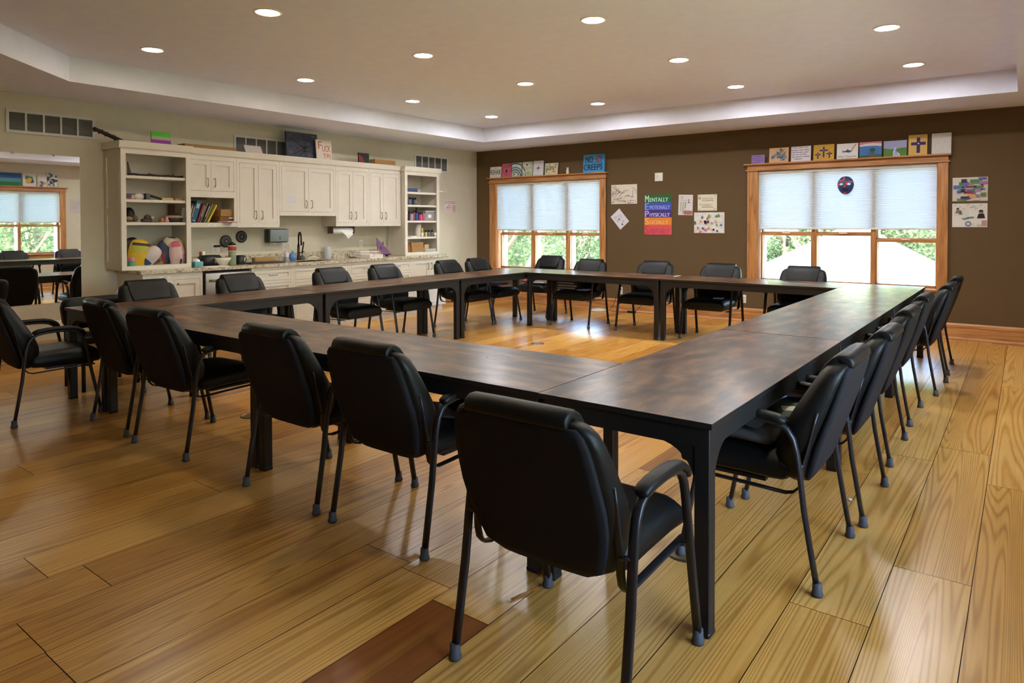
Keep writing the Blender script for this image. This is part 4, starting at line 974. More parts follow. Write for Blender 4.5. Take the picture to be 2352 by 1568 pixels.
# white baskets near the right
def basket(label, px0, px1, x, z, h, mtl):
    y0, y1 = Y(px0, 585, x), Y(px1, 585, x); w = y1-y0
    t = thing('plastic_basket', label, 'basket', (x, y0, z)); b = MB(); d = 0.11
    n = 12
    for i in range(n+1):
        u = i/n*w; b.box((-d, u-0.003, 0.006), (-d+0.004, u+0.003, h), mtl); b.box((d-0.004, u-0.003, 0.006), (d, u+0.003, h), mtl)
    for i in range(6):
        u = -d+2*d*i/5; b.box((u-0.003, 0, 0.006), (u+0.003, 0.004, h), mtl); b.box((u-0.003, w-0.004, 0.006), (u+0.003, w, h), mtl)
    for zz in (0.006, h*0.5, h-0.006):
        b.box((-d-0.002, -0.002, zz-0.006), (-d+0.006, w+0.002, zz+0.006), mtl); b.box((d-0.006, -0.002, zz-0.006), (d+0.002, w+0.002, zz+0.006), mtl)
        b.box((-d, -0.002, zz-0.006), (d, 0.006, zz+0.006), mtl); b.box((-d, w-0.006, zz-0.006), (d, w+0.002, zz+0.006), mtl)
    b.build('wall', t); b = MB(); b.box((-d, 0, 0), (d, w, 0.006), mtl); b.build('bottom', t)
    return t
basket('white slotted plastic basket at the back of the counter near the light switch', 817, 859, -8.04, CT, 0.09, paint((216, 208, 196), 0.5))
basket('smaller white slotted basket in front of the other white basket', 838, 868, -7.80, CT, 0.05, paint((224, 216, 206), 0.5))
# easel with the purple triangle
x = -8.0; p0 = Y(868, 575, x); s = mpp((x, p0, 1.0))
t = thing('triangle_painting', 'purple and orange triangular painting propped on a black easel', 'painting', (x, p0, CT+0.035))
b = MB(); P = [(0, 0), (0.0, 38*s), (40*s, 0)]; b.prism(P, 0, -0.006, 0.006, paint((122, 78, 120), 0.6))
b.prism([(0.002, 0.002), (0.002, 13*s), (11*s, 0.012), (9*s, 0.002)], 0, 0.0062, 0.007, paint((168, 120, 90), 0.6)); b.prism([(5*s, 12*s), (8*s, 19*s), (14*s, 14*s), (12*s, 9*s)], 0, 0.0062, 0.0068, paint((74, 60, 72), 0.6)); b.build('panel', t); t.rotation_euler = (0, -0.12, 0)
t = thing('tabletop_easel', 'black tabletop easel holding the purple triangle', 'easel', (x-0.02, p0, CT))
b = MB(); b.bbox((-0.02, 3*s, 0.018), (0.05, 36*s, 0.032), BLACKP, 0.003); b.bbox((-0.02, 6*s, 0), (0.03, 8*s, 0.02), BLACKP, 0.002); b.bbox((-0.02, 28*s, 0), (0.03, 30*s, 0.02), BLACKP, 0.002); b.build('ledge', t)
b = MB(); b.tube([(-0.03, 16*s, 0.02), (-0.055, 18*s, 28*s), (-0.055, 16*s, 33*s)], 0.009, BLACKP, 8); b.tube([(-0.03, 32*s, 0.02), (-0.055, 26*s, 24*s), (-0.06, 26*s, 33*s)], 0.009, BLACKP, 8); b.tube([(-0.055, 17*s, 27*s), (-0.055, 26*s, 27*s)], 0.009, BLACKP, 8); b.build('back_frame', t)
b = MB(); b.bbox((-0.04, 0, 0), (0.04, 0.09, 0.01), BLACKP, 0.003); b.tube([(0, 0.0, 0.006), (0, -0.05, 0.01), (0.02, -0.09, 0.05)], 0.004, BRONZE, 6)
tag(b.build('scissors', loc=(-8.06, Y(806, 588, -8.06), CT)), 'dark tool lying on the counter left of the white baskets', 'tool')
# ---------------------------------------------------------------- left open shelves: contents
def seg(px0, px1, py, x): return Y(px0, py, x), Y(px1, py, x)
def boxthing(name, label, cat, x0, x1, y0, y1, z, h, mt, r=0.004, group=None):
    b = MB(); b.bbox((0, 0, 0), (x1-x0, y1-y0, h), mt, r); return tag(b.build(name, loc=(x0, y0, z)), label, cat, group)
DARKW = mat('dark_stick', (40, 30, 24), 0.7, var=0.3, vscale=30)
x = -7.96
y0, y1 = seg(293, 423, 400, x); z = sA[0]; b = MB(); n = 10
b.tube([(0, (y1-y0)*i/n, 0.016+0.008*math.sin(i*2.1)*(i % 3 == 1)) for i in range(n+1)], 0.013, DARKW, 8); b.tube([(0, (y1-y0)*0.35, 0.02), (0.01, (y1-y0)*0.37, 0.04)], 0.007, DARKW, 6); b.tube([(0, (y1-y0)*0.78, 0.02), (0.01, (y1-y0)*0.79, 0.044)], 0.006, DARKW, 6)
tag(b.build('wooden_stick', loc=(x, y0, z)), 'long dark wooden stick lying on the top open shelf', 'stick')
b = MB(); w = 8*mpp((x, y0, z)); b.prism([(0, 0), (0, 0.16), (w*1.1, 0)], 0, -0.012, 0.012, paint((74, 56, 38), 0.6))
tag(b.build('wedge', loc=(-8.02, Y(287, 400, -8.02)+0.03, z)), 'small dark brown wedge upright at the left end of the top shelf', 'ornament')
z = sA[1]; x = -7.95
y0, y1 = seg(287.5, 331, 450, x); h = 14*mpp((x, y0, z))
t = thing('game_box', 'purple box with white oval label on the second open shelf', 'box', (x, y0, z))
b = MB(); b.bbox((-0.11, 0, 0), (0, y1-y0, h), paint((68, 58, 108), 0.5), 0.003); b.build('box', t)
b = MB(); w = y1-y0; R_ = Matrix.Rotation(math.pi/2, 3, 'Y')
b.lathe([(0.001, 0), (0.045, 0), (0.045, 0.001), (0.001, 0.001)], (0.0005, w*0.72, h*0.5), paint((206, 196, 186), 0.5), 20, R_ @ Matrix.Diagonal((0.8, 1.25, 1)))
b.prism([(w*0.33, 0.008), (w*0.33, h*0.6), (w*0.40, h*0.92), (w*0.47, h*0.6), (w*0.47, 0.008)], 0, 0.0006, 0.0014, paint((196, 160, 96), 0.5)); b.prism([(0.01, 0.004), (0.01, 0.02), (w*0.5, 0.024), (w*0.5, 0.004)], 0, 0.0005, 0.001, paint((140, 60, 72), 0.5)); b.build('label', t)
b = MB(); y0, y1 = seg(333, 371, 452, x); L = y1-y0
b.bbox((-0.03, 0, 0), (0.03, L*0.25, 0.075), paint((84, 84, 76), 0.6), 0.006); b.tube([(0, L*0.2, 0.055), (0, L*0.7, 0.03), (0, L, 0.012)], 0.013, DARKW, 8)
tag(b.build('hand_tool', loc=(x, y0, z)), 'dark hand tool with sloping handle beside the purple box', 'tool')
y0, y1 = seg(371, 398, 455, x); boxthing('wooden_block', 'cream block on the second open shelf, longer of two', 'block', x-0.05, x, y0, y1, z, 0.03, paint((206, 178, 134), 0.6))
y0, y1 = seg(403, 419, 455, x); boxthing('wooden_block', 'cream block on the second open shelf, shorter and further right', 'block', x-0.05, x, y0, y1, z, 0.028, paint((190, 160, 110), 0.6))
z = sA[2]
def blob(name, label, cat, px, x, rad, mt, z, parts=None, group=None, seed=0):
    b = MB(); b.ell((0, 0, rad[2]), rad, mt, 16, 9); return tag(b.build(name, loc=(x, Y(px, 500, x), z)), label, cat, group)
blob('dark_bowl_ball', 'dark green round ornament at the left end of the third shelf', 'ornament', 297, -8.06, (0.06, 0.055, 0.085), paint((26, 34, 28), 0.5), z)
blob('pine_cone', 'small tan lump in front of the dark round ornament', 'ornament', 295, -7.96, (0.04, 0.045, 0.028), paint((140, 116, 84), 0.8), z+0.012)
blob('pine_cone', 'brown pine cone on the third shelf left of the middle', 'ornament', 309, -7.98, (0.035, 0.035, 0.042), mat('cone_brown', (96, 74, 56), 0.8, var=0.4, vscale=60), z)
boxthing('paper_sheet', 'white sheet lying at the left front of the third shelf', 'paper', -7.99, -7.86, *seg(289, 322, 508, -7.9), z, 0.006, paint((176, 172, 156), 0.7))
b = MB(); b.tube([(0, 0, 0.01), (0.0, 0.05, 0.02), (0.0, 0.1, 0.014)], 0.03, mat('clutter_grey', (62, 56, 52), 0.7, var=0.5, vscale=40), 10); b.ell((0, 0.06, 0.05), (0.03, 0.04, 0.04), mat('clutter_grey', (62, 56, 52)), 12, 7); b.ell((0.035, 0.1, 0.055), (0.012, 0.02, 0.018), paint((178, 164, 134), 0.5), 10, 6)
tag(b.build('assemblage', loc=(-7.97, Y(326, 500, -7.97), z)), 'dark clay assemblage with a pale knob in the middle of the third shelf', 'ornament')
lathe_thing('candle', 'small orange candle on the third shelf', 'candle', -7.90, Y(373, 505, -7.9), z, [('wax', [(0.016, 0), (0.019, 0.004), (0.019, 0.04), (0.012, 0.052), (0.001, 0.053)], paint((186, 124, 48), 0.5))], None, 14)
lathe_thing('clay_cone', 'small pink cone next to the orange candle', 'ornament', -7.88, Y(382.5, 505, -7.88), z, [('cone', [(0.028, 0), (0.028, 0.012), (0.014, 0.05), (0.010, 0.062), (0.001, 0.066)], paint((196, 128, 142), 0.6))], None, 14)
t = lathe_thing('bowl', 'dark bowl heaped with pale shreds on the third shelf', 'bowl', -7.98, Y(399, 500, -7.98), z, [('bowl', [(0.06, 0), (0.07, 0.006), (0.105, 0.05), (0.1, 0.05), (0.001, 0.03)], paint((58, 50, 44), 0.5)), ('shreds', [(0.1, 0.05), (0.118, 0.058), (0.1, 0.072), (0.05, 0.082), (0.001, 0.085)], mat('shreds', (168, 148, 124), 0.8, var=0.5, vscale=80))])
t = thing('miniature_chair', 'miniature brown wooden chair standing behind the bowl on the third shelf', 'ornament', (-8.12, Y(392, 490, -8.12), z)); mb = paint((116, 66, 44), 0.5)
b = MB(); b.box((-0.04, 0, 0.09), (0.04, 0.12, 0.102), mb); b.build('seat', t)
b = MB(); b.box((-0.04, 0, 0.10), (-0.03, 0.12, 0.215), mb); b.build('backrest', t)
for yy in (0.0, 0.11):
    for xx in (-0.04, 0.03): b = MB(); b.box((xx, yy, 0), (xx+0.01, yy+0.01, 0.09), mb); b.build('leg', t)
lathe_thing('glass_jar', 'murky tall glass jar at the right end of the third shelf', 'jar', -7.93, Y(424, 495, -7.93), z, [('glass', [(0.035, 0), (0.038, 0.01), (0.038, 0.13), (0.03, 0.15), (0.03, 0.175), (0.001, 0.176)], CLEAR), ('contents', [(0.032, 0.004), (0.034, 0.01), (0.034, 0.11), (0.001, 0.115)], paint((120, 108, 98), 0.7))], None, 16)
# painted masks at the bottom
zb = CT+0.0455
def mask(label, px, py, x, w, h, cols, tilt=0.0, yaw=0.0, eyes=True, depth=0.075):
    """papier mache half shell; cols: face colour, then (u, v, ru, rv, colour) patches"""
    p = onx(px, py, x); t = thing('papier_mache_mask', label, 'mask', p, 0, 'painted masks on the bottom shelf')
    xf = Matrix.Rotation(yaw, 3, 'Z') @ Matrix.Rotation(tilt, 3, 'X')
    def shell(b, mt, u0, u1, v0, v1, off, n=14, m=12):
        vs = []
        for i in range(m+1):
            for j in range(n+1):
                u = u0+(u1-u0)*j/n; v = v0+(v1-v0)*i/m
                uu, vv = u*1.35, v*1.4
                y = w*math.sin(uu)*math.sqrt(max(0.03, 1-0.97*abs(v)**1.9))*(1-0.12*max(0, -v)); zz = h*math.sin(vv); xx = (depth+off)*max(0.0, math.cos(uu))*max(0.0, math.cos(vv))+0.02*math.exp(-((u/0.16)**2+((v+0.05)/0.25)**2))
                vs.append(xf @ Vector((xx+off*0.5, y*(1+off*6), zz*(1+off*6))))
        fs = [(i*(n+1)+j, i*(n+1)+j+1, (i+1)*(n+1)+j+1, (i+1)*(n+1)+j) for i in range(m) for j in range(n)]
        b.add(vs, fs, mt, True)
    b = MB(); shell(b, paint(cols[0], 0.55), -1, 1, -1, 1, 0.0); shell(b, paint((60, 52, 44), 0.8), -1, 1, -1, 1, -0.008); b.build('shell', t)
    for u0, u1, v0, v1, c in cols[1:]: b = MB(); shell(b, paint(c, 0.55), u0, u1, v0, v1, 0.0025, 8, 6); b.build('painted_patch', t)
    if eyes:
        for s in (-1, 1):
            b = MB(); shell(b, paint((18, 16, 16), 0.7), s*0.35-0.14, s*0.35+0.14, 0.12, 0.26, 0.0028, 5, 4); b.build('eye_hole', t)
    return t
mask('dark painted mask at the back left of the bottom shelf', 303, 577, -8.06, 0.12, 0.16, [(30, 28, 28)], 0.3, 0.2, False)
mask('bright yellow mask with a black band on the bottom shelf', 318, 584, -7.96, 0.125, 0.175, [(204, 164, 20), (-0.75, 0.95, 0.42, 0.58, (26, 28, 26)), (-0.8, 0.5, 0.05, 0.4, (172, 162, 36))], -0.12, 0.0, False)
mask('white and blue mask leaning right of the yellow one', 346, 588, -7.93, 0.085, 0.13, [(192, 178, 172), (-0.9, 0.6, -0.95, -0.35, (40, 70, 128))], -0.75, -0.1, False, 0.06)
mask('small tan mask lying between the two heaps', 362, 598, -7.96, 0.07, 0.085, [(150, 118, 78), (-0.6, 0.4, -0.1, 0.3, (92, 58, 44))], 0.4, 0.0, False, 0.05)
mask('grey mask behind the tan one', 353, 581, -8.08, 0.08, 0.08, [(104, 96, 92)], 0.5, 0.0, False, 0.05)
mask('dark blue and red mask standing at the middle right of the bottom shelf', 378, 584, -7.98, 0.105, 0.165, [(32, 40, 74), (-0.85, -0.25, -0.8, 0.1, (120, 36, 40)), (0.15, 0.4, -0.6, -0.15, (196, 168, 52)), (-0.2, 0.7, 0.35, 0.7, (28, 40, 66))], 0.05, 0.1, False)
mask('white and yellow mask resting on top of the right heap', 396, 562, -7.97, 0.125, 0.09, [(190, 172, 146), (0.55, 1.0, -0.6, 0.95, (206, 172, 74)), (-0.7, 0.1, 0.7, 1.0, (30, 28, 28))], -0.12, 0.0, False)
mask('pink and pale mask with one dark eye hole at the right of the bottom shelf', 405, 585, -7.92, 0.105, 0.165, [(196, 164, 158), (-0.75, 0.2, 0.45, 0.95, (190, 84, 104)), (0.2, 0.8, -0.7, 0.05, (164, 124, 132)), (-0.1, 0.08, -0.6, -0.2, (28, 22, 26))], 0.1, 0.15, False)
t = thing('paint_cup', 'pink cup over a teal base at the left front of the bottom shelf', 'cup', (-7.885, Y(301.5, 606, -7.885), zb))
b = MB(); b.lathe([(0.037, 0), (0.038, 0.003), (0.038, 0.042), (0.037, 0.043)], (0, 0, 0), paint((62, 150, 118), 0.5), 18); b.build('base', t)
b = MB(); b.lathe([(0.038, 0.043), (0.042, 0.05), (0.042, 0.10), (0.036, 0.10), (0.034, 0.05), (0.001, 0.048)], (0, 0, 0), paint((184, 120, 124), 0.5), 18); b.build('cup', t)

# ---------------------------------------------------------------- right open shelves: contents
x = -7.93; z = sG[0]
boxthing('blue_box', 'flat dark blue box on the top right-hand shelf', 'box', -8.10, x, *seg(936.5, 959.5, 435, x), z, 0.062, paint((66, 82, 118), 0.5))
boxthing('folder', 'thin grey folder lying on the top right-hand shelf', 'folder', -8.12, -7.90, *seg(962, 1000, 437, -7.98), z, 0.014, paint((150, 144, 138), 0.6))
b = MB(); b.tube([(0, 0, 0.01), (0.06, 0.13, 0.012)], 0.009, WHITEP, 8); b.tube([(0.06, 0.13, 0.012), (0.085, 0.185, 0.012)], 0.008, paint((206, 214, 230), 0.5), 8)
tag(b.build('marker_pen', loc=(-7.90, Y(999, 437, -7.9), z+0.015)), 'white marker sticking out past the right shelf edge', 'marker')
z = sG[1]; JAR = paint((92, 106, 124), 0.35)
k = 0
for px, x_, n in ((940.5, -7.96, 4), (953, -7.93, 3), (948, -8.04, 4)):
    for i in range(n):
        k += 1; w = ['left stack', 'right stack', 'rear stack'][[4, 3, 4].index(n) if (n == 3 or px < 945) else 2]
        b = MB(); b.lathe([(0.036, 0), (0.038, 0.003), (0.038, 0.020), (0.036, 0.022)], (0, 0, 0), JAR, 16)
        tag(b.build('paint_tub', loc=(x_+0.004*(i % 2), Y(px, 465, x_), z+0.0225*i)), 'flat grey-blue tub in the %s of tubs on the second right-hand shelf' % w, 'tub', 'tubs in the %s on the right-hand shelf' % w)
b = MB(); r = random.Random(2)
for i in range(6): b.tube([(r.uniform(-.02, .02), i*0.02, 0.0), (r.uniform(-.02, .03), i*0.022+0.01, 0.014), (r.uniform(-.02, .03), i*0.024, 0.022)], 0.012, BLACKP, 7)
tag(b.build('crumpled_strap', loc=(-7.95, Y(941, 460, -7.95), z+0.0925)), 'black crumpled straps on top of the stacked tubs', 'strap')
z = sG[2]
def bottle(label, px, x, hpx, r, col, cap, zz, g=None):
    h = hpx*mpp((x, Y(px, 500, x), zz))
    return lathe_thing('paint_bottle', label, 'bottle', x, Y(px, 500, x), zz, [('bottle', [(r*0.92, 0), (r, 0.006), (r, h*0.62), (r*0.6, h*0.74), (r*0.4, h*0.77)], paint(col, 0.35)), ('cap', [(r*0.45, h*0.77), (r*0.48, h*0.775), (r*0.4, h*0.97), (r*0.2, h)], paint(cap, 0.4))], g, 14)
bottle('dark red paint bottle at the left of the third right-hand shelf', 939, -8.0, 22, 0.027, (110, 40, 52), (24, 24, 26), z)
bottle('pale blue and pink paint bottle on the third right-hand shelf', 945, -7.93, 21, 0.03, (150, 160, 178), (24, 24, 26), z)
bottle('pink paint bottle behind the pale blue one', 952, -7.98, 24, 0.027, (198, 116, 136), (24, 24, 26), z)
bottle('blue paint bottle on the third right-hand shelf', 957, -7.93, 23, 0.024, (60, 84, 150), (24, 24, 26), z)
bottle('bright pink paint bottle left of the clear bin', 966, -7.90, 19, 0.032, (206, 62, 124), (24, 22, 26), z)
bottle('rosy paint bottle tucked against the clear bin', 973.5, -7.95, 22, 0.027, (188, 104, 128), (214, 206, 200), z)
bottle('tall dark capped bottle at the back of the third right-hand shelf', 956, -8.08, 30, 0.024, (60, 56, 70), (20, 20, 22), z)
t = thing('storage_bin', 'clear plastic bin with white label on the third right-hand shelf', 'bin', (-7.90, Y(977, 500, -7.9), z)); w = Y(999, 500, -7.9)-Y(977, 500, -7.9)
b = MB(); b.bbox((-0.2, 0.005, 0), (0, w-0.005, 0.15), CLEAR, 0.012); b.build('bin', t)
b = MB(); b.bbox((-0.207, -0.004, 0.15), (0.007, w+0.004, 0.162), WHITEP, 0.004); b.build('lid', t)
b = MB(); b.box((0.0005, w*0.3, 0.05), (0.0015, w*0.62, 0.10), WHITEP); b.build('label', t)
b = MB(); b.bbox((-0.18, 0.02, 0.005), (-0.02, w-0.02, 0.08), paint((150, 130, 128), 0.7), 0.01); b.build('contents', t)
z = sG[3]
boxthing('paper_plates', 'white papers lying at the left of the fourth right-hand shelf', 'paper', -8.05, -7.88, *seg(938, 953, 540, -7.93), z, 0.014, WHITEP)
lathe_thing('towel_tube', 'tall white cylinder on the fourth right-hand shelf', 'canister', -7.98, Y(960, 540, -7.98), z, [('tube', [(0.052, 0), (0.053, 0.004), (0.053, 0.20), (0.05, 0.202), (0.001, 0.202)], paint((206, 196, 182), 0.5))], None, 20)
lathe_thing('small_jar', 'white and yellow squeeze bottle right of the white cylinder', 'bottle', -7.91, Y(969.5, 540, -7.91), z, [('bottle', [(0.022, 0), (0.023, 0.07)], WHITEP), ('cap', [(0.02, 0.07), (0.016, 0.14), (0.001, 0.145)], paint((196, 174, 84), 0.5))], None, 14)
for i, (px, c, lb) in enumerate(((978, (196, 184, 110), 'pale yellow jar with black lid on the fourth right-hand shelf'), (985, (120, 112, 110), 'grey jar with black lid, right of the pale yellow jar'), (992.5, (126, 120, 116), 'grey jar with black lid, furthest right on the fourth shelf'))):
    lathe_thing('small_jar', lb, 'jar', -7.93, Y(px, 540, -7.93), z, [('jar', [(0.022, 0), (0.024, 0.004), (0.024, 0.065), (0.02, 0.075)], paint(c, 0.4)), ('lid', [(0.02, 0.075), (0.022, 0.077), (0.022, 0.098), (0.012, 0.112), (0.001, 0.113)], BLACKP)], None, 14)
lathe_thing('paper_cup', 'small white cup at the right front edge of the fourth shelf', 'cup', -7.875, Y(999.5, 540, -7.875), z, [('cup', [(0.022, 0), (0.028, 0.062), (0.026, 0.062), (0.02, 0.004), (0.001, 0.003)], WHITEP)], None, 14)
z = CT+0.0455
boxthing('wooden_box', 'brown wooden box at the left of the bottom right-hand shelf', 'box', -8.12, -7.93, *seg(936.5, 945, 575, -7.93), z, 0.15, paint((150, 100, 54), 0.6))
t = thing('kraft_paper_bag', 'tan cardboard flap box with red scribble on the bottom right-hand shelf', 'box', (-7.90, Y(945, 575, -7.9), z)); w = Y(973, 575, -7.9)-Y(945, 575, -7.9)
b = MB(); b.prism([(0.018, 0), (0, 0.15), (w*0.96, 0.158), (w, 0.0)], 0, -0.06, 0, KRAFT); b.build('box', t)
a = Art(w*0.5, 0.05, 0.0006, (164, 124, 76)); r = random.Random(8); a.stroke([(i/9, 0.5+0.4*math.sin(i*2.3)) for i in range(10)], 0.09, (150, 76, 66)); a.build('scribble', t, (0.0012, w*0.25, 0.075), (0, 0, math.pi/2))
b = MB(); b.bbox((-0.04, 0.03, 0.12), (-0.03, 0.06, 0.178), paint((204, 164, 56), 0.6), 0.003); b.build('yellow_tab', t)
boxthing('sponge', 'pale tan sponge block on the bottom right-hand shelf', 'sponge', -8.0, -7.93, *seg(974, 983.5, 575, -7.95), z, 0.115, paint((206, 174, 120), 0.8))
boxthing('plastic_tub', 'clear shallow tub at the right of the bottom shelf', 'tub', -7.99, -7.84, *seg(975, 1000, 578, -7.86), z, 0.05, CLEAR, 0.01)

# ---------------------------------------------------------------- book cubby
zc = Z(500, 521.5, XM)+0.055+0.0005; yc = yB0+0.0225; ych = Z(500, 454, XM)-zc
BOOKS = [(0.030, 0.245, (38, 40, 38), 'dark book with pale spine lettering, leftmost in the cubby', 'p'), (0.022, 0.235, (30, 32, 30), 'narrow black book beside the leftmost dark one', 'p'), (0.060, 0.262, (34, 88, 118), 'thick blue binder leaning in the book cubby', 'b'),
         (0.016, 0.240, (128, 44, 52), 'thin red book right of the blue binder', ''), (0.026, 0.242, (48, 30, 36), 'dark maroon book with pale title in the cubby', 'p'), (0.010, 0.250, (176, 170, 150), 'thin cream book in the middle of the cubby', ''),
         (0.028, 0.240, (44, 28, 38), 'dark plum book with pale title in the cubby', 'p'), (0.016, 0.245, (130, 136, 72), 'olive green book left of the yellow one', ''), (0.012, 0.242, (74, 112, 60), 'thin green book against the yellow one', ''), (0.020, 0.240, (212, 172, 48), 'bright yellow book at the right end of the leaning row', '')]
lean = math.radians(14); yy = yc+0.004
for i, (th, h, c, lb, kd) in enumerate(BOOKS):
    ln = lean+math.radians(1.6*i); 
    xf = Matrix.Rotation(-ln, 3, 'X')
    h = min(h, (ych-0.012-th*math.sin(ln))/math.cos(ln)) if i > 1 else h*0.95
    t = thing('book', lb, 'book', (XM-0.045-0.012*(i % 3), yy, zc), 0, 'books leaning in the cubby')
    b = MB(); b.bbox((-0.17, 0, 0), (0, th, h), paint(c, 0.5), 0.002, 1, Matrix.Translation((0, 0, th*math.sin(ln))).to_4x4() @ xf.to_4x4(), smooth=False); b.build('cover', t)
    if kd:
        b = MB(); m4 = Matrix.Translation((0, 0, th*math.sin(ln))) @ xf.to_4x4()
        if kd == 'p': b.box((0.0003, th*0.3, h*0.3), (0.001, th*0.65, h*0.88), paint((176, 166, 138), 0.6), m4)
        else: b.box((0.0003, th*0.2, h*0.66), (0.001, th*0.8, h*0.88), paint((150, 176, 190), 0.6), m4); b.box((0.0003, th*0.2, h*0.05), (0.001, th*0.8, h*0.09), paint((130, 170, 186), 0.6), m4)
        b.build('spine_label', t)
    yy += th/math.cos(ln)+0.0015
p = onx(518, 500, XM-0.08)
t = thing('cardboard_carton', 'open brown cardboard carton in the book cubby', 'box', (XM-0.03, Y(505, 505, XM-0.05), zc)); w = Y(540, 505, XM-0.05)-Y(505, 505, XM-0.05)-0.012
b = MB(); b.bbox((-0.2, 0, 0), (-0.02, w, 0.075), mat('carton_shaded', (120, 84, 44), 0.85), 0.003); b.build('base', t)  # base in a darker kraft tone, shade painted into the colour
b = MB(); b.bbox((-0.21, 0.008, 0.077), (-0.01, w, 0.165), KRAFT, 0.003); b.build('lid', t)
b = MB(); b.box((-0.0195, w*0.62, 0.05), (-0.0188, w*0.9, 0.068), WHITEP); b.build('label', t)
t = thing('open_binder', 'red binder with white pages jutting out of the book cubby', 'binder', (XM-0.07, Y(501, 513, XM), zc+0.0005)); w = Y(546, 517, XM+0.08)-Y(501, 513, XM)
b = MB(); b.prism([(0, 0.03), (0.145, 0.085), (0.145, 0.03+w*0.86), (0, w*0.74)], 2, -0.0, 0.006, paint((132, 28, 40), 0.5)); b.build('cover', t)
b = MB(); b.prism([(0.004, 0.034), (0.136, 0.088), (0.136, 0.02+w*0.84), (0.004, w*0.73)], 2, 0.006, 0.018, paint((206, 190, 188), 0.7)); b.build('pages', t)
boxthing('black_book', 'dark flat book lying across the tops of the leaning books', 'book', XM-0.2, XM-0.1, yB0+0.08, yB0+0.30, zc+ych-0.0225, 0.022, paint((62, 66, 60), 0.6))

# ---------------------------------------------------------------- on top of the cabinets
zt = 2.3305
def on_top(px0, px1, x): return Y(px0, 345, x), Y(px1, 345, x)
b = MB(); y0 = Y(222, 312, -7.95); y1 = Y(298, 326, -7.90); n = 12
pts = [(0.0-0.05*i/n, (y1-y0)*i/n, 0.105*(1-i/n)+0.012) for i in range(n+1)]
b.tube(pts, 0.022, DARKW, 8); r = random.Random(3)
for i in range(26):
    q = r.random()*0.8; c = Vector(pts[0]).lerp(Vector(pts[-1]), q); d = Vector((r.gauss(0, 1), r.gauss(0, 0.6), r.gauss(0, 1))).normalized()*0.035; b.tube([c, c+d], 0.005, DARKW, 5)
tag(b.build('dried_branch', loc=(-8.02, y0, zt+0.004)), 'dark bristly branch hanging off the left end of the cabinet tops', 'branch')
y0, y1 = on_top(350, 394, -7.83); w = y1-y0; h = 27.5*mpp((-7.83, y0, zt))
a = Art(w, h, 0.02, (158, 160, 142)); a.rect(0, 0.62, 1, 1, (74, 184, 38)); a.rect(0, 0, 1, 0.33, (142, 48, 148))
stand(a, 'canvas', 'green, grey and purple striped canvas on top of the left shelf unit', 'painting', (-7.84, y0, zt), math.pi/2, -0.12)
y0, y1 = on_top(409, 534, -8.10); boxthing('flat_carton', 'long flat brown carton on top of the cabinets, left', 'box', -8.2, -8.02, y0+0.04, y1, zt, 0.055, KRAFT, 0.002)
y0, y1 = on_top(565, 604, -7.93); a = Art(y1-y0, 0.115, 0.004, (206, 194, 190)); stand(a, 'card', 'blank pinkish card leaning in front of the middle vent', 'card', (-7.93, y0, zt), math.pi/2, -0.5)
y0, y1 = on_top(660, 731, -7.97); w = y1-y0; h = 59*mpp((-7.97, y0, zt))
a = Art(w, h, 0.03, (58, 62, 78)); r = random.Random(12)
for i in range(26): u, v = r.random(), r.random(); a.disc(max(.12, min(.88, u)), max(.12, min(.88, v)), 0.10, r.choice([(76, 82, 102), (48, 54, 70), (88, 88, 100), (62, 74, 92)]), 12, 0.05)
for u, v in ((0.05, 0.02), (0.4, 0.0), (0.62, 0.02), (0.95, 0.1), (0.1, 0.78), (0.55, 0.97), (0.72, 0.9), (0.9, 0.6)): a.stroke([(0.56, 0.36), (u, v)], 0.022, (22, 22, 26))
a.disc(0.56, 0.36, 0.10, (12, 12, 14), 16, 0.13); a.disc(0.47, 0.48, 0.04, (12, 12, 14)); a.disc(0.65, 0.45, 0.04, (12, 12, 14)); a.disc(0.53, 0.31, 0.012, (220, 214, 60), 8); a.disc(0.62, 0.33, 0.012, (220, 214, 60), 8)
stand(a, 'canvas', 'large dark stormy canvas of a black bird shape with yellow eyes, on the cabinet tops', 'painting', (-7.98, y0, zt), math.pi/2, -0.06)
y0, y1 = on_top(729, 764, -7.90); w = y1-y0; h = 45*mpp((-7.9, y0, zt)); OR_ = (196, 98, 44)
a = Art(w, h, 0.018, (214, 204, 192)); a.text('F', 0.13, 0.52, 0.36, 0.9, OR_, 1); a.text('UCK', 0.38, 0.40, 0.92, 0.72, OR_, 1); a.text('YA!', 0.42, 0.08, 0.92, 0.32, OR_, 1)
stand(a, 'canvas', 'white canvas with orange hand lettering on the cabinet tops beside the dark bird', 'painting', (-7.91, y0, zt), math.pi/2, -0.1)
y0, y1 = on_top(825.5, 850, -7.97); w = y1-y0; h = 24*mpp((-7.97, y0, zt)); a = Art(w, h, 0.02, (34, 32, 32)); a.poly([(0, 0), (0.55, 0), (0.35, 0.6), (0, 0.85)], (128, 42, 34)); a.rect(0.95, 0, 1, 0.95, (66, 140, 60))
stand(a, 'canvas', 'small black and red canvas on the cabinet tops toward the right', 'painting', (-7.98, y0, zt), math.pi/2, -0.08)
y0, y1 = on_top(848, 906, -8.02); boxthing('cardboard_carton', 'brown cardboard carton on the cabinet tops at the right', 'box', -8.2, -8.0, y0+0.10, y1, zt, 0.085, KRAFT, 0.003)

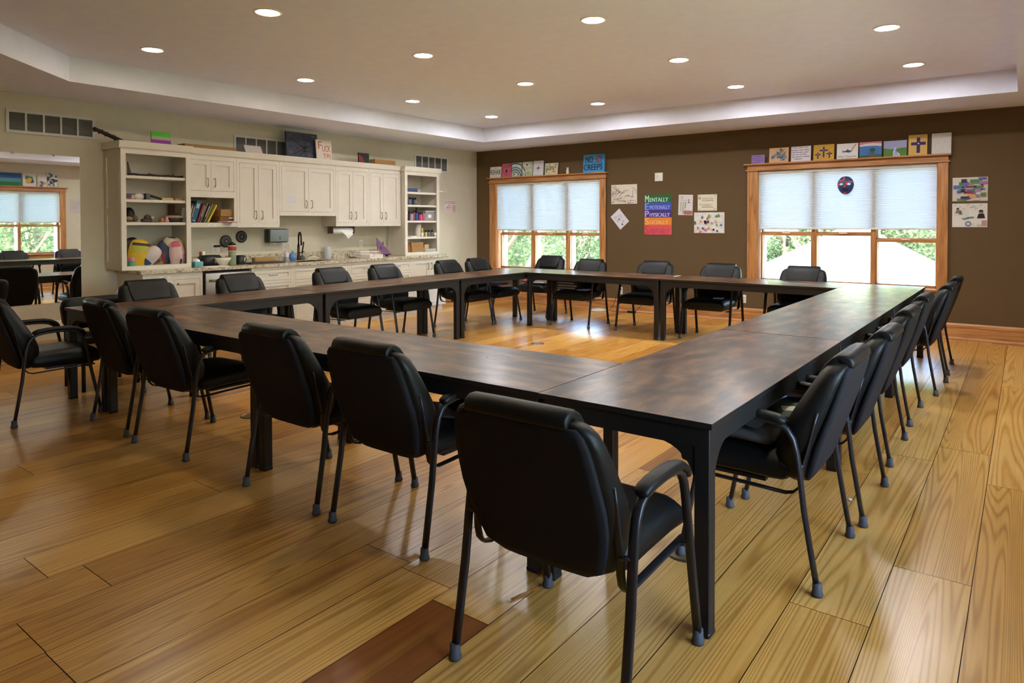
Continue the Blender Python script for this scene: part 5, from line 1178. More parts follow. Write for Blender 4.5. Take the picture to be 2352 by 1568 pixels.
# ---------------------------------------------------------------- vents and mirror on the kitchen wall
def vent(label, px0, py0, px1, py1):
    p0, p1 = onx(px0, py1, XL), onx(px1, py1, XL); top = onx(px0, py0, XL)
    w, h = p1.y-p0.y, top.z-p0.z
    t = thing('wall_vent', label, 'vent', (XL, p0.y, p0.z), math.pi/2, 'return air vents'); wh = paint((206, 204, 198), 0.5); m_ = 0.028
    b = MB(); b.box((0, -0.012, 0), (w, 0, m_), wh); b.box((0, -0.012, h-m_), (w, 0, h), wh)
    for i in range(6):
        c = m_/2+(w-m_)*i/5; e = m_/2 if i in (0, 5) else 0.009; b.box((c-e, -0.012, m_), (c+e, 0, h-m_), wh)
    b.build('frame', t)
    b = MB(); n = int((h-2*m_)/0.011)
    for k in range(n):
        z0 = m_+(h-2*m_)*k/n; b.add([(m_, -0.010, z0), (w-m_, -0.010, z0), (w-m_, -0.002, z0+0.0085), (m_, -0.002, z0+0.0085)], [(0, 1, 2, 3)], paint((146, 144, 136), 0.6))
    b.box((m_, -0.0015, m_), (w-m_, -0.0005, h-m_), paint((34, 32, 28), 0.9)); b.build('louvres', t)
vent('white return vent high on the wall above the mirror', 13, 249, 218, 303)
vent('white return vent behind the cards on the middle cabinet tops', 537, 309, 659, 364)
vent('white return vent over the right-hand open shelf unit', 952, 353.5, 1028, 391)
p0, p1 = onx(187, 690, XL), onx(185, 361, XL)
t = thing('wall_mirror', 'large frameless mirror on the wall left of the kitchen units', 'mirror', (XL, p0.y, p0.z+0.0), math.pi/2)
W_ = 2.4; b = MB(); b.box((-W_, -0.006, 0), (0, -0.001, p1.z-p0.z), MIRROR); b.build('glass', t)
for xx in (-0.25, -0.62): b = MB(); b.bbox((xx-0.012, -0.009, p1.z-p0.z-0.012), (xx+0.012, 0, p1.z-p0.z+0.012), CLEAR, 0.002); b.build('clip', t)
# ---------------------------------------------------------------- pictures standing on the window heads
def head_art(px0, pyt, pyb, px1, t=0.018, col=(220, 214, 206), Yp=YB-0.058):
    a, b_ = ony(px0, pyb, Yp), ony(px1, pyb, Yp); w = b_.x-a.x; h = (pyb-pyt)*mpp((a.x, Yp, HEAD_T))*1.0
    h = ony(px0, pyt, Yp).z-ony(px0, pyb, Yp).z
    return Art(w, h, t, col), (a.x, Yp, HEAD_T+0.0015)
INK = (40, 38, 46)
g1 = 'artworks on the smaller window head'
a, p = head_art(1124.9, 383.4, 408.4, 1149.6, 0.02, (222, 216, 208)); a.text('REHAB', 0.06, 0.3, 0.97, 0.72, INK, 1); a.text('what is', 0.35, 0.8, 0.62, 0.88, (120, 116, 120))
stand(a, 'canvas', 'white canvas lettered REHAB on the smaller window head', 'painting', p, 0, -0.1, g1)
a, p = head_art(1152.3, 375.5, 407, 1173.1, 0.02, (208, 98, 122)); a.text('LOVE', 0.24, 0.78, 0.86, 0.9, (120, 44, 74), 1)
a.stroke([(0.5, 0.06), (0.2, 0.35), (0.1, 0.55), (0.18, 0.72), (0.36, 0.74), (0.5, 0.64), (0.64, 0.74), (0.82, 0.72), (0.9, 0.55), (0.8, 0.35)], 0.02, INK, True)
for u, v in ((0.38, 0.5), (0.46, 0.58), (0.54, 0.58), (0.62, 0.5)): a.stroke([(0.5, 0.3), (u, v)], 0.045, INK)
stand(a, 'canvas', 'pink canvas with a heart and the word LOVE on the smaller window head', 'painting', p, 0, -0.1, g1)
a, p = head_art(1174.9, 374.3, 406.3, 1196, 0.02, (206, 214, 212))
for k, c in ((0.95, (70, 104, 120)), (0.66, (84, 112, 122)), (0.5, (60, 92, 108)), (0.34, (96, 126, 132))): a.ring(0.35, 0.0, k, 0.075, c, 16, 0.0, 2.2)
a.poly([(0.1, 0.05), (0.2, 0.2), (0.38, 0.25), (0.3, 0.1)], (166, 114, 60))
stand(a, 'canvas', 'canvas of grey-blue curling waves on the smaller window head', 'painting', p, 0, -0.1, g1)
a, p = head_art(1198.9, 371.8, 404.7, 1221.7, 0.02, (206, 206, 184)); r = random.Random(5)
for i in range(16): u, v = 0.1+0.8*r.random(), 0.05+0.25*r.random(); a.disc(u, v, 0.06, r.choice([(150, 172, 112), (176, 190, 140), (196, 200, 168)]), 10)
a.rect(0.40, 0.72, 0.54, 0.84, (96, 62, 46)); a.text('serenity', 0.14, 0.52, 0.84, 0.6, (120, 116, 90)); a.text('prayer', 0.3, 0.42, 0.66, 0.49, (140, 136, 110)); a.stroke([(0.9, 0.95), (0.88, 0.5)], 0.04, (150, 170, 110))
stand(a, 'canvas', 'pale green canvas with small script and a red-brown square on the smaller window head', 'painting', p, 0, -0.1, g1)
a, p = head_art(1224, 369.6, 403.5, 1246.8, 0.02, (212, 208, 210))
for u, v, l in ((0, 1, 0.27), (1, 0, 0.27), (0.7, 0.7, 0.12), (-0.7, 0.7, 0.12)):
    s = a.h/a.w; a.poly([(0.5+u*l*s, 0.5+v*l), (0.5+v*0.025*s, 0.5-u*0.025), (0.5-u*l*s, 0.5-v*l), (0.5-v*0.025*s, 0.5+u*0.025)], (70, 76, 96))
a.ring(0.5, 0.5, 0.06, 0.018, (70, 76, 96)); stand(a, 'canvas', 'white canvas with a small compass star on the smaller window head', 'painting', p, 0, -0.1, g1)
a, p = head_art(1251, 374.9, 401.7, 1280, 0.02, (210, 204, 180)); r = random.Random(6)
for i in range(46): u, v = 0.09+0.82*r.random(), 0.1+0.8*r.random(); a.disc(u, v, 0.05+0.05*r.random(), r.choice([(112, 150, 92), (128, 158, 100)] if u+0.4*(1-v) < 0.5 else [(206, 140, 92), (198, 120, 80), (216, 196, 160), (150, 140, 70), (222, 206, 196)]), 9)
stand(a, 'canvas', 'green, white and orange abstract canvas on the smaller window head', 'painting', p, 0, -0.1, g1)
p = ony(1303.5, 399.4, YB-0.05); t = thing('owl_figurine', 'small white owl figurine on the smaller window head', 'figurine', (p.x, YB-0.045, HEAD_T)); ow = paint((224, 216, 200), 0.4)
b = MB(); b.lathe([(0.028, 0), (0.03, 0.006), (0.022, 0.014), (0.026, 0.03), (0.026, 0.055), (0.020, 0.07), (0.023, 0.085), (0.018, 0.1), (0.002, 0.104)], (0, 0, 0), ow, 14)
for s in (-1, 1): b.tube([(s*0.014, 0, 0.095), (s*0.019, 0, 0.116)], 0.005, ow, 6)
b.build('body', t)
for s in (-1, 1): b = MB(); b.ell((s*0.009, -0.02, 0.085), (0.004, 0.004, 0.005), BLACKP, 8, 5); b.build('eye', t)
a, p = head_art(1338.9, 355.4, 396.7, 1387.5, 0.03, (70, 150, 204)); r = random.Random(9); DK = (26, 36, 60)
for i in range(14): v = 0.03+0.94*i/14; a.rect(0.03+0.1*r.random(), v, 0.6+0.37*r.random(), v+0.05, r.choice([(84, 162, 212), (62, 140, 196), (50, 122, 186)]))
a.text('NO', 0.13, 0.56, 0.46, 0.90, DK, 2); a.text('CREEPS', 0.03, 0.13, 0.92, 0.47, DK, 2); a.ring(0.745, 0.735, 0.165, 0.05, (186, 40, 52)); a.stroke([(0.66, 0.60), (0.83, 0.87)], 0.05, (186, 40, 52))
stand(a, 'canvas', 'blue canvas lettered NO CREEPS at the right of the smaller window head', 'painting', p, 0, -0.07, g1)
g2 = 'artworks on the wide window head'
a, p = head_art(1725.9, 357.4, 377, 1755.5, 0.012, (156, 128, 190)); PU = (84, 58, 130)
for i, tx in enumerate(('LEARNING 2', 'BE PATIENT', 'COURAGE', 'ALLERGY')): a.text(tx, 0.06, 0.76-0.235*i, 0.92, 0.93-0.235*i, PU, 1)
stand(a, 'canvas', 'small purple canvas with four lines of lettering on the wide window head', 'painting', p, 0, -0.1, g2)
a, p = head_art(1766.3, 341.8, 375.5, 1810.6, 0.016, (206, 166, 126)); r = random.Random(10)
for i in range(60):
    q = r.random(); u, v = (0.08+0.55*q+0.1*r.random(), 0.25+0.6*q) if i % 2 else (0.45+0.4*r.random(), 0.12+0.5*r.random())
    d = r.random()*3.1; a.stroke([(u, v), (u+0.10*math.cos(d), v+0.12*math.sin(d))], 0.045, r.choice([(54, 118, 160), (70, 136, 176), (46, 100, 140)]))
a.stroke([(0.5, 0.45), (0.6, 0.72), (0.76, 0.82)], 0.09, (160, 128, 66))
stand(a, 'canvas', 'tan canvas with scratchy blue strokes on the wide window head', 'painting', p, 0, -0.1, g2)
a, p = head_art(1816.6, 338.3, 372.8, 1861.8, 0.014, (220, 212, 216))
for i, (tx, e) in enumerate((('Only when we', 0.86), ('know our own', 0.9), ('darkness can', 0.87), ('we sit in the', 0.78), ('darkness with', 0.93))): a.text(tx, 0.04, 0.86-0.148*i, e, 0.955-0.148*i, (70, 58, 96), 1)
a.text('others', 0.17, 0.12, 0.58, 0.21, (70, 58, 96), 1)
stand(a, 'canvas', 'white canvas with a handwritten quote about darkness on the wide window head', 'painting', p, 0, -0.1, g2)
def cross(a, u, v0, v1, vb, hw, bar, col):
    s = a.h/a.w; a.poly([(u-hw*s, v0), (u+hw*s, v0), (u+hw*s, v1), (u-hw*s, v1)], col); a.rect(u-bar*s, vb-hw, u+bar*s, vb+hw, col); a.disc(u, vb, hw*0.5, (226, 214, 150), 10)
NV = (64, 48, 106)
a, p = head_art(1868, 335, 370.7, 1915.2, 0.016, (200, 156, 50)); cross(a, 0.5, 0.18, 0.86, 0.62, 0.05, 0.25, NV); cross(a, 0.22, 0.10, 0.50, 0.36, 0.042, 0.17, NV); cross(a, 0.78, 0.12, 0.52, 0.39, 0.042, 0.17, NV)
stand(a, 'canvas', 'mustard canvas with three purple crosses on the wide window head', 'painting', p, 0, -0.1, g2)
a, p = head_art(1921.5, 331.6, 366.8, 1970.4, 0.016, (222, 218, 212))
a.poly([(0.24, 0.58), (0.28, 0.48), (0.24, 0.40), (0.34, 0.45), (0.55, 0.40), (0.68, 0.44), (0.72, 0.50), (0.55, 0.56), (0.52, 0.64), (0.46, 0.55), (0.34, 0.50)], (58, 70, 140)); a.stroke([(0.70, 0.50), (0.78, 0.72), (0.88, 0.9)], 0.075, (206, 146, 98)); a.disc(0.36, 0.38, 0.025, (130, 70, 90), 8); a.disc(0.6, 0.37, 0.025, (130, 70, 90), 8)
a.text('Whar, Doctorist', 0.05, 0.07, 0.93, 0.22, (80, 74, 104))
stand(a, 'canvas', 'white canvas with a blue shark held by an arm on the wide window head', 'painting', p, 0, -0.1, g2)
a, p = head_art(1973.3, 327.2, 363.3, 2024.4, 0.016, (72, 118, 180)); a.poly([(0, 0.72), (0.3, 0.74), (0.7, 0.74), (1, 0.68), (1, 1), (0, 1)], (216, 208, 210)); a.poly([(0, 0.82), (0.3, 0.90), (0.6, 0.92), (1, 0.86), (1, 1), (0, 1)], (206, 124, 136)); a.poly([(0, 0), (1, 0), (1, 0.2), (0.5, 0.16), (0, 0.14)], (58, 96, 60))
a.poly([(0.44, 0.02), (0.74, 0.02), (0.66, 0.12), (0.65, 0.36), (0.53, 0.36), (0.53, 0.12)], (110, 82, 62)); a.disc(0.6, 0.48, 0.16, (40, 92, 66), 18, 0.13); a.stroke([(0.53, 0.28), (0.36, 0.26)], 0.03, (60, 74, 66)); a.stroke([(0.65, 0.24), (0.76, 0.30)], 0.025, (60, 74, 66))
stand(a, 'canvas', 'canvas of a tree by blue water under a pink sky on the wide window head', 'painting', p, 0, -0.1, g2)
a, p = head_art(2029, 324.2, 360, 2082, 0.016, (160, 164, 200)); a.poly([(0, 0), (1, 0), (1, 0.52), (0.8, 0.52), (0.56, 0.47), (0.3, 0.46), (0, 0.55)], (86, 128, 58)); a.poly([(0.42, 0), (0.72, 0), (0.70, 0.14), (0.58, 0.3), (0.54, 0.56), (0.49, 0.56), (0.42, 0.3)], (196, 206, 230))
for i in range(7): v = 0.04+0.06*i; a.stroke([(0.45+0.01*i, v), (0.55, v+0.04), (0.66-0.02*i, v)], 0.022, (74, 76, 140))
stand(a, 'canvas', 'canvas of a river winding through green fields on the wide window head', 'painting', p, 0, -0.1, g2)
a, p = head_art(2086.2, 310.7, 357.5, 2129.3, 0.016, (214, 176, 98)); cross(a, 0.53, 0.10, 0.86, 0.56, 0.075, 0.31, (62, 44, 100))
stand(a, 'canvas', 'yellow canvas with one large purple cross on the wide window head', 'painting', p, 0, -0.1, g2)
a, p = head_art(2139.6, 307, 354.6, 2184.6, 0.016, (214, 210, 204)); PE = (176, 172, 170)
a.ring(0.53, 0.36, 0.30, 0.008, PE, 26); a.stroke([(0.33, 0.52), (0.42, 0.53)], 0.014, (140, 140, 140)); a.stroke([(0.60, 0.53), (0.70, 0.54)], 0.014, (140, 140, 140)); a.stroke([(0.52, 0.46), (0.5, 0.34), (0.56, 0.33)], 0.006, PE); a.stroke([(0.44, 0.24), (0.53, 0.21), (0.62, 0.24)], 0.008, PE)
for i in range(12): q = 0.5+2.2*i/11; s = a.h/a.w; a.stroke([(0.53+0.33*s*math.cos(q), 0.36+0.33*math.sin(q)), (min(0.98, max(0.02, 0.53+0.6*s*math.cos(q))), min(0.98, 0.36+0.6*math.sin(q)))], 0.006, PE)
stand(a, 'canvas', 'white canvas with a pencilled sun face at the right end of the wide window head', 'painting', p, 0, -0.1, g2)

# ---------------------------------------------------------------- sheets on the brown wall
def wall_sheet(px0, pyt, pyb, px1, col, t=0.0015):
    Yp = YB-0.006; a, b_, c = ony(px0, pyb, Yp), ony(px1, pyb, Yp), ony(px0, pyt, Yp)
    return Art(b_.x-a.x, c.z-a.z, t, col), (a.x, Yp, a.z)
def pin(a, name, label, cat, p, rot=0.0): o = a.build(name, loc=p, rot=(0, rot, 0)); return tag(o, label, cat)
a, p = wall_sheet(1404, 424.8, 468.7, 1463.2, (222, 212, 196)); r = random.Random(14)
for i in range(26):
    u, v = r.random()*0.8+0.05, r.random()*0.8+0.08; d = r.random()*6.3; c = r.choice([(84, 62, 60), (96, 74, 84), (190, 140, 70), (150, 96, 60), (110, 90, 96)])
    pts = [(u, v)]
    for k in range(4): d += r.uniform(-0.7, 0.7); pts.append((min(0.97, max(0.03, pts[-1][0]+0.09*math.cos(d))), min(0.96, max(0.04, pts[-1][1]+0.11*math.sin(d)))))
    a.stroke(pts, 0.018, c)
for u, v in ((0.68, 0.42), (0.34, 0.62), (0.55, 0.14)): a.disc(u, v, 0.03, (90, 44, 52), 8)
pin(a, 'drawing', 'white drawing of branching nerve-like lines taped to the brown wall', 'drawing', p)
Yp = YB-0.006; q4 = [ony(*q, Yp) for q in ((1401, 499.5), (1424.8, 527.3), (1445, 508), (1421.6, 478.2))]
w = (q4[2]-q4[1]).length; h = (q4[0]-q4[1]).length; ang = math.atan2(q4[2].z-q4[1].z, q4[2].x-q4[1].x)
a = Art(w, h, 0.0015, (212, 208, 216)); r = random.Random(15)
for u, v, rr in ((0.3, 0.75, 0.08), (0.65, 0.6, 0.1), (0.3, 0.5, 0.06), (0.6, 0.25, 0.06)): a.ring(u, v, rr, 0.012, (90, 88, 96), 12); a.stroke([(u-0.06, v), (u+0.05, v+0.03)], 0.012, (90, 88, 96))
a.rect(0.42, 0.46, 0.5, 0.56, (40, 40, 90)); a.rect(0.36, 0.1, 0.46, 0.2, (34, 34, 38))
pin(a, 'drawing', 'small white paper with doodles hung as a diamond on the brown wall', 'drawing', tuple(q4[1]), -ang)
p = ony(1514, 406.5, YB); t = thing('thermostat', 'square white thermostat plate high on the brown wall', 'thermostat', p)
b = MB(); b.bbox((-0.065, -0.022, -0.065), (0.065, 0, 0.065), PLATE, 0.005); b.build('cover', t)
b = MB(); b.box((-0.04, -0.0226, -0.015), (-0.01, -0.0219, 0.03), paint((206, 202, 194), 0.3)); b.build('display', t)
a, p = wall_sheet(1480.2, 447.8, 538.6, 1542.8, (200, 120, 80), 0.004)
rows = [((30, 98, 44), (176, 214, 190), 'MENTALLY'), ((62, 80, 172), (140, 150, 214), 'EMOTIONALLY'), ((66, 44, 122), (190, 180, 220), 'PHYSICALLY'), ((222, 132, 40), (238, 176, 108), 'SOCIALLY'), ((214, 82, 84), (186, 58, 92), 'SPIRITUALLY')]
ys5 = [(0.805, 1.0), (0.615, 0.805), (0.43, 0.615), (0.245, 0.43), (0.0, 0.245)]
for (bg, fg, tx), (v0, v1) in zip(rows, ys5):
    a.rect(0, v0, 1, v1, bg); hh = v1-v0; a.text(tx[0], 0.025, v0+hh*0.06, 0.165, v0+hh*0.92, fg, 2); a.text(tx[1:], 0.20, v0+hh*0.10, 0.93 if len(tx) > 9 else 0.87, v0+hh*0.62, fg, 2)
pin(a, 'poster', 'five-colour striped poster lettered MENTALLY EMOTIONALLY PHYSICALLY SOCIALLY SPIRITUALLY', 'poster', p)
a, p = wall_sheet(1557.6, 447, 493.5, 1590.5, (216, 208, 204)); GR = (90, 130, 96)
a.text('THIS', 0.12, 0.86, 0.36, 0.92, GR, 1); a.text('IS', 0.18, 0.77, 0.28, 0.82, (130, 110, 130), 1); a.text('WHAT', 0.12, 0.68, 0.56, 0.73, (206, 140, 150), 1)
for k, u in enumerate((0.14, 0.3, 0.46)):
    for i in range((9, 11, 6)[k]): a.rect(u, 0.6-0.05*i, u+0.07, 0.63-0.05*i, (110, 140, 110))
a.rect(0.40, 0.04, 0.98, 0.22, (170, 106, 92)); a.stroke([(0.72, 0.24), (0.72, 0.36)], 0.008, (150, 150, 110)); a.disc(0.72, 0.74, 0.03, (50, 40, 46), 10); a.poly([(0.64, 0.60), (0.82, 0.60), (0.73, 0.68)], (120, 80, 80))
pin(a, 'drawing', 'narrow white sheet with vertical green lettering right of the striped poster', 'drawing', p, 0.03)
a, p = wall_sheet(1602.5, 447, 484, 1646.8, (222, 214, 194)); TN = (196, 160, 104)
a.text('MY', 0.05, 0.68, 0.18, 0.84, (90, 110, 90), 1); a.text('ADDICTION', 0.24, 0.68, 0.80, 0.80, TN, 1); a.text('TO', 0.09, 0.32, 0.21, 0.44, (190, 160, 90), 1); a.text('SOBRIETY', 0.25, 0.28, 0.76, 0.40, TN, 1)
a.stroke([(0.24, 0.66), (0.26, 0.61), (0.78, 0.63), (0.82, 0.60)], 0.025, (70, 110, 90)); a.stroke([(0.22, 0.25), (0.25, 0.21), (0.76, 0.22), (0.8, 0.18)], 0.025, (70, 110, 90))
for u, v in ((0.06, 0.92), (0.9, 0.92), (0.08, 0.08), (0.88, 0.1)): a.stroke([(u-0.02, v-0.03), (u+0.03, v+0.03)], 0.03, (196, 90, 80))
pin(a, 'drawing', 'cream sheet lettered MY ADDICTION TO SOBRIETY on the brown wall', 'drawing', p)
a, p = wall_sheet(1594.2, 488, 534.8, 1663.7, (222, 218, 210)); r = random.Random(21)
for i in range(34):
    u, v = r.random()*0.9+0.05, r.random()*0.86+0.07; d = r.random()*6.3; l = 0.15
    a.stroke([(u, v), (min(.98, max(.02, u+l*math.cos(d))), min(.97, max(.03, v+l*math.sin(d))))], 0.008, (120, 116, 116))
cs = [(66, 100, 190), (120, 168, 70), (226, 160, 60), (196, 110, 190), (30, 28, 34), (214, 90, 74), (70, 50, 120), (90, 110, 100), (120, 168, 70), (196, 110, 190), (30, 28, 34), (226, 160, 60)]
pos = [(0.28, 0.75), (0.5, 0.82), (0.22, 0.55), (0.6, 0.47), (0.48, 0.54), (0.46, 0.7), (0.3, 0.22), (0.04, 0.5), (0.76, 0.4), (0.13, 0.25), (0.38, 0.52), (0.48, 0.25), (0.9, 0.4), (0.82, 0.86), (0.72, 0.55), (0.38, 0.16), (0.66, 0.16), (0.22, 0.06), (0.78, 0.1), (0.74, 0.82)]
for i, (u, v) in enumerate(pos):
    n = 5; s = a.h/a.w; ph = r.random()*6; rr = 0.055+0.035*r.random(); a.poly([(u+rr*s*(0.6+0.6*r.random())*math.cos(ph+6.2832*k/n), v+rr*1.2*(0.6+0.6*r.random())*math.sin(ph+6.2832*k/n)) for k in range(n)], cs[i % len(cs)])
pin(a, 'drawing', 'white sheet scattered with bright coloured shapes below the lettered cream sheet', 'drawing', p)
def collage(a, seed, pal, n, people):
    r = random.Random(seed)
    for i in range(n):
        w_, h_ = 0.08+0.2*r.random(), 0.05+0.13*r.random(); u, v = r.random()*(1-w_), r.random()*(1-h_); c = r.choice(pal); a.rect(u, v, u+w_, v+h_, c)
        if i % 2 == 0: a.stroke([(u+0.01+(w_-0.02)*k/6, v+h_/2+0.02*(-1)**k) for k in range(7)], 0.012, tuple(max(0, q_-70) for q_ in c))
    for u, v, s_, dk in people: a.poly([(u-s_, v-s_*1.6), (u+s_, v-s_*1.6), (u+s_*0.8, v), (u+s_*0.2, v+s_*0.3), (u-s_*0.7, v)], dk); a.disc(u, v+s_*0.8, s_*0.75, (150, 116, 100), 12); a.disc(u, v+s_*1.2, s_*0.7, (36, 30, 30), 12, s_*0.45)
a, p = wall_sheet(2187.5, 408.4, 462.5, 2268.8, (206, 196, 188)); collage(a, 31, [(170, 130, 180), (110, 96, 170), (196, 170, 150), (150, 60, 66), (96, 120, 170), (120, 176, 206), (206, 200, 190), (90, 140, 90), (190, 140, 140), (60, 56, 66), (214, 150, 90)], 48, [(0.3, 0.5, 0.07, (40, 36, 40))])
pin(a, 'collage', 'colourful magazine collage on the brown wall right of the wide window, the upper of two', 'collage', p)
a, p = wall_sheet(2186.8, 467.7, 521.4, 2267.8, (220, 214, 204)); collage(a, 37, [(212, 206, 196), (200, 196, 190), (216, 212, 206)], 10, [(0.16, 0.7, 0.07, (120, 112, 110)), (0.82, 0.55, 0.11, (32, 30, 36)), (0.24, 0.62, 0.05, (90, 80, 80))])
a.stroke([(0.32, 0.34), (0.46, 0.4), (0.6, 0.42)], 0.06, (96, 150, 156)); a.disc(0.46, 0.14, 0.11, (96, 108, 150), 18, 0.11); a.disc(0.46, 0.14, 0.07, (196, 196, 210), 18, 0.06); a.rect(0.84, 0.05, 0.98, 0.28, (190, 140, 140))
for i in range(7): a.ring(0.1+0.12*i, 0.9-0.08*(i % 3), 0.05, 0.012, (120, 116, 118), 8, 0.5, 3.5)
pin(a, 'collage', 'mostly white magazine collage on the brown wall, the lower of two', 'collage', p)
# sheet on the beige wall by the corner
p0, p1, p2 = onx(1020, 487, XL+0.006), onx(1046.5, 487, XL+0.006), onx(1020, 459, XL+0.006)
a = Art(p1.y-p0.y, p2.z-p0.z, 0.0015, (216, 202, 200)); RD = (176, 84, 96)
a.text('ATTITUDE', 0.06, 0.70, 0.97, 0.92, RD, 1); a.text('IS', 0.38, 0.50, 0.54, 0.62, RD, 1); a.text('ABOUT', 0.18, 0.32, 0.62, 0.43, (60, 56, 80), 1); a.text('PLACE', 0.12, 0.10, 0.6, 0.25, (206, 150, 156), 1); a.rect(0.7, 0.02, 0.99, 0.6, (186, 168, 152))
tag(a.build('drawing', loc=tuple(p0), rot=(0, 0, math.pi/2)), 'paper lettered ATTITUDE taped to the beige wall near the room corner', 'drawing')
# painted mask on the wide window's shade
p = ony(1942, 425.5, YB-0.012); t = thing('face_mask', 'blue and red painted face mask stuck on the wide window shade', 'mask', (p.x, YB-0.004, p.z)); mw, mh = 17.5*mpp(p), 21*mpp(p)
def mshell(mt, u0, u1, v0, v1, off, eyes=False, n=16, m_=18):
    vs = []
    for i in range(m_+1):
        for j in range(n+1):
            u = u0+(u1-u0)*j/n; v = v0+(v1-v0)*i/m_
            hw = mw*math.sqrt(max(0.0, 1-abs(v)**2.2))*(1.0 if v > 0 else 1-0.18*abs(v))
            y = -0.05*max(0, 1-u*u)**0.5*max(0, 1-v*v)**0.5-0.02*math.exp(-((u/0.14)**2+((v+0.08)/0.2)**2))
            vs.append((u*hw, y-off, v*mh))
    fs = []
    for i in range(m_):
        for j in range(n):
            u = u0+(u1-u0)*(j+0.5)/n; v = v0+(v1-v0)*(i+0.5)/m_
            if eyes and any(((u-s*0.45)/0.24)**2+((v-0.12)/0.11)**2 < 1 for s in (-1, 1)): continue
            fs.append((i*(n+1)+j, i*(n+1)+j+1, (i+1)*(n+1)+j+1, (i+1)*(n+1)+j))
    b = MB(); b.add(vs, fs, mt, True); return b
mshell(paint((44, 60, 104), 0.5), -1, 1, -1, 1, 0, True, 34, 40).build('shell', t)
RDM = paint((200, 74, 62), 0.5)
for u0, u1, v0, v1 in ((-0.85, -0.35, 0.35, 0.62), (0.45, 0.98, 0.28, 0.46), (-0.35, -0.05, 0.5, 0.9), (-0.16, 0.16, -0.22, -0.05), (-0.95, -0.7, -0.15, 0.2), (-0.4, 0.4, -0.92, -0.76), (0.1, 0.3, -0.02, 0.4)): mshell(RDM, u0, u1, v0, v1, 0.003, False, 8, 6).build('painted_patch', t)
mshell(paint((24, 28, 44), 0.5), -0.4, 0.4, -0.58, -0.4, 0.003, False, 8, 6).build('mouth', t)

# ---------------------------------------------------------------- right wall pictures (seen in the mirror)
def side_art(y0, y1, h, col, label, draw=None):
    a = Art(y1-y0, h, 0.02, col)
    if draw: draw(a)
    stand(a, 'canvas', label, 'painting', (XR-0.06, y1, HEAD_T+0.0015), -math.pi/2, -0.08, 'artworks on the side window head')
def d1(a): a.rect(0, 0, 1, 0.3, (40, 120, 70)); a.rect(0, 0.3, 1, 0.6, (90, 150, 160))
def d2(a):
    for u, v, c in ((0.4, 0.6, (70, 130, 80)), (0.65, 0.65, (70, 120, 110)), (0.35, 0.4, (50, 80, 130)), (0.6, 0.35, (214, 150, 90)), (0.5, 0.5, (206, 176, 60))): a.disc(u, v, 0.16, c)
def d3(a):
    for u, v, c in ((0.3, 0.3, (196, 140, 110)), (0.6, 0.35, (90, 80, 80)), (0.6, 0.12, (84, 120, 170)), (0.8, 0.3, (206, 190, 160))): a.disc(u, v, 0.14, c)
def d4(a):
    r = random.Random(3)
    for i in range(44): a.disc(0.1+0.8*r.random(), 0.1+0.8*r.random(), 0.05+0.05*r.random(), r.choice([(40, 40, 44), (60, 60, 66), (220, 218, 214), (110, 110, 116)]), 9)
side_art(5.03, 5.43-0.01, 0.28, (40, 90, 150), 'blue and green landscape canvas over the side window, seen in the mirror', d1)
side_art(5.445, 5.70, 0.29, (216, 212, 204), 'white canvas of coloured circles over the side window, seen in the mirror', d2)
side_art(5.72, 5.90, 0.26, (214, 208, 204), 'white canvas with small figures over the side window, seen in the mirror', d3)
side_art(5.905, 6.12, 0.33, (196, 194, 190), 'black and white patterned canvas over the side window, seen in the mirror', d4)
side_art(6.13, 6.22, 0.12, (206, 190, 150), 'small tan canvas at the end of the side window head, seen in the mirror')
a = Art(0.24, 0.32, 0.0015, (196, 186, 182)); a.stroke([(0.2, 0.8), (0.5, 0.5), (0.8, 0.3)], 0.02, (150, 140, 150)); a.ring(0.5, 0.55, 0.2, 0.015, (160, 150, 156), 14)
tag(a.build('drawing', loc=(XR-0.006, 6.62, 1.68), rot=(0, 0, -math.pi/2)), 'pale drawing on the wall beside the side window, seen in the mirror', 'drawing')

# ---------------------------------------------------------------- small things: wall, floor, seats
plate('white outlet plate on the brown wall with a black plug, behind the chairs', 'wall_outlet', 'outlet', 1425.5, 667, 0.075, 0.118, 'back', 'outlet')
plate('white outlet plate low on the brown wall, left of the wide window', 'wall_outlet', 'outlet', 1708, 686, 0.075, 0.118, 'back', 'outlet')
p = ony(1424, 664, YB-0.03); f = onz(1462, 711, 0.02)
t = thing('power_cord', 'black power cord with adapter brick running down the brown wall to the floor', 'cord', (0, 0, 0))
b = MB(); b.tube([(p.x, YB-0.02, p.z), (p.x-0.02, YB-0.05, p.z-0.06), (p.x-0.05, YB-0.05, 0.25), (p.x-0.1, YB-0.06, 0.10), (p.x-0.16, YB-0.10, 0.012), (p.x-0.05, YB-0.16, 0.006), (p.x+0.15, YB-0.12, 0.006), (f.x, YB-0.12, 0.012)], 0.004, BLACKP, 6); b.tube([(f.x+0.1, YB-0.11, 0.02), (f.x+0.2, YB-0.09, 0.12), (f.x+0.22, YB-0.05, 0.3)], 0.004, BLACKP, 6); b.build('cable', t)
b = MB(); b.bbox((f.x-0.01, YB-0.16, 0), (f.x+0.12, YB-0.09, 0.035), BLACKP, 0.008); b.build('adapter', t)
b = MB(); b.bbox((p.x-0.02, YB-0.045, p.z-0.015), (p.x+0.015, YB-0.0095, p.z+0.02), BLACKP, 0.006); b.build('plug', t)
p = onz(1388, 711, 0.0); b = MB(); b.lathe([(0.125, 0), (0.128, 0.012), (0.11, 0.03), (0.06, 0.042), (0.001, 0.045)], (0, 0, 0), paint((206, 202, 196), 0.4), 24)
tag(b.build('white_dome', loc=(p.x, min(p.y, YB-0.2), 0)), 'shallow white dome lying on the floor near the outlet', 'dome')
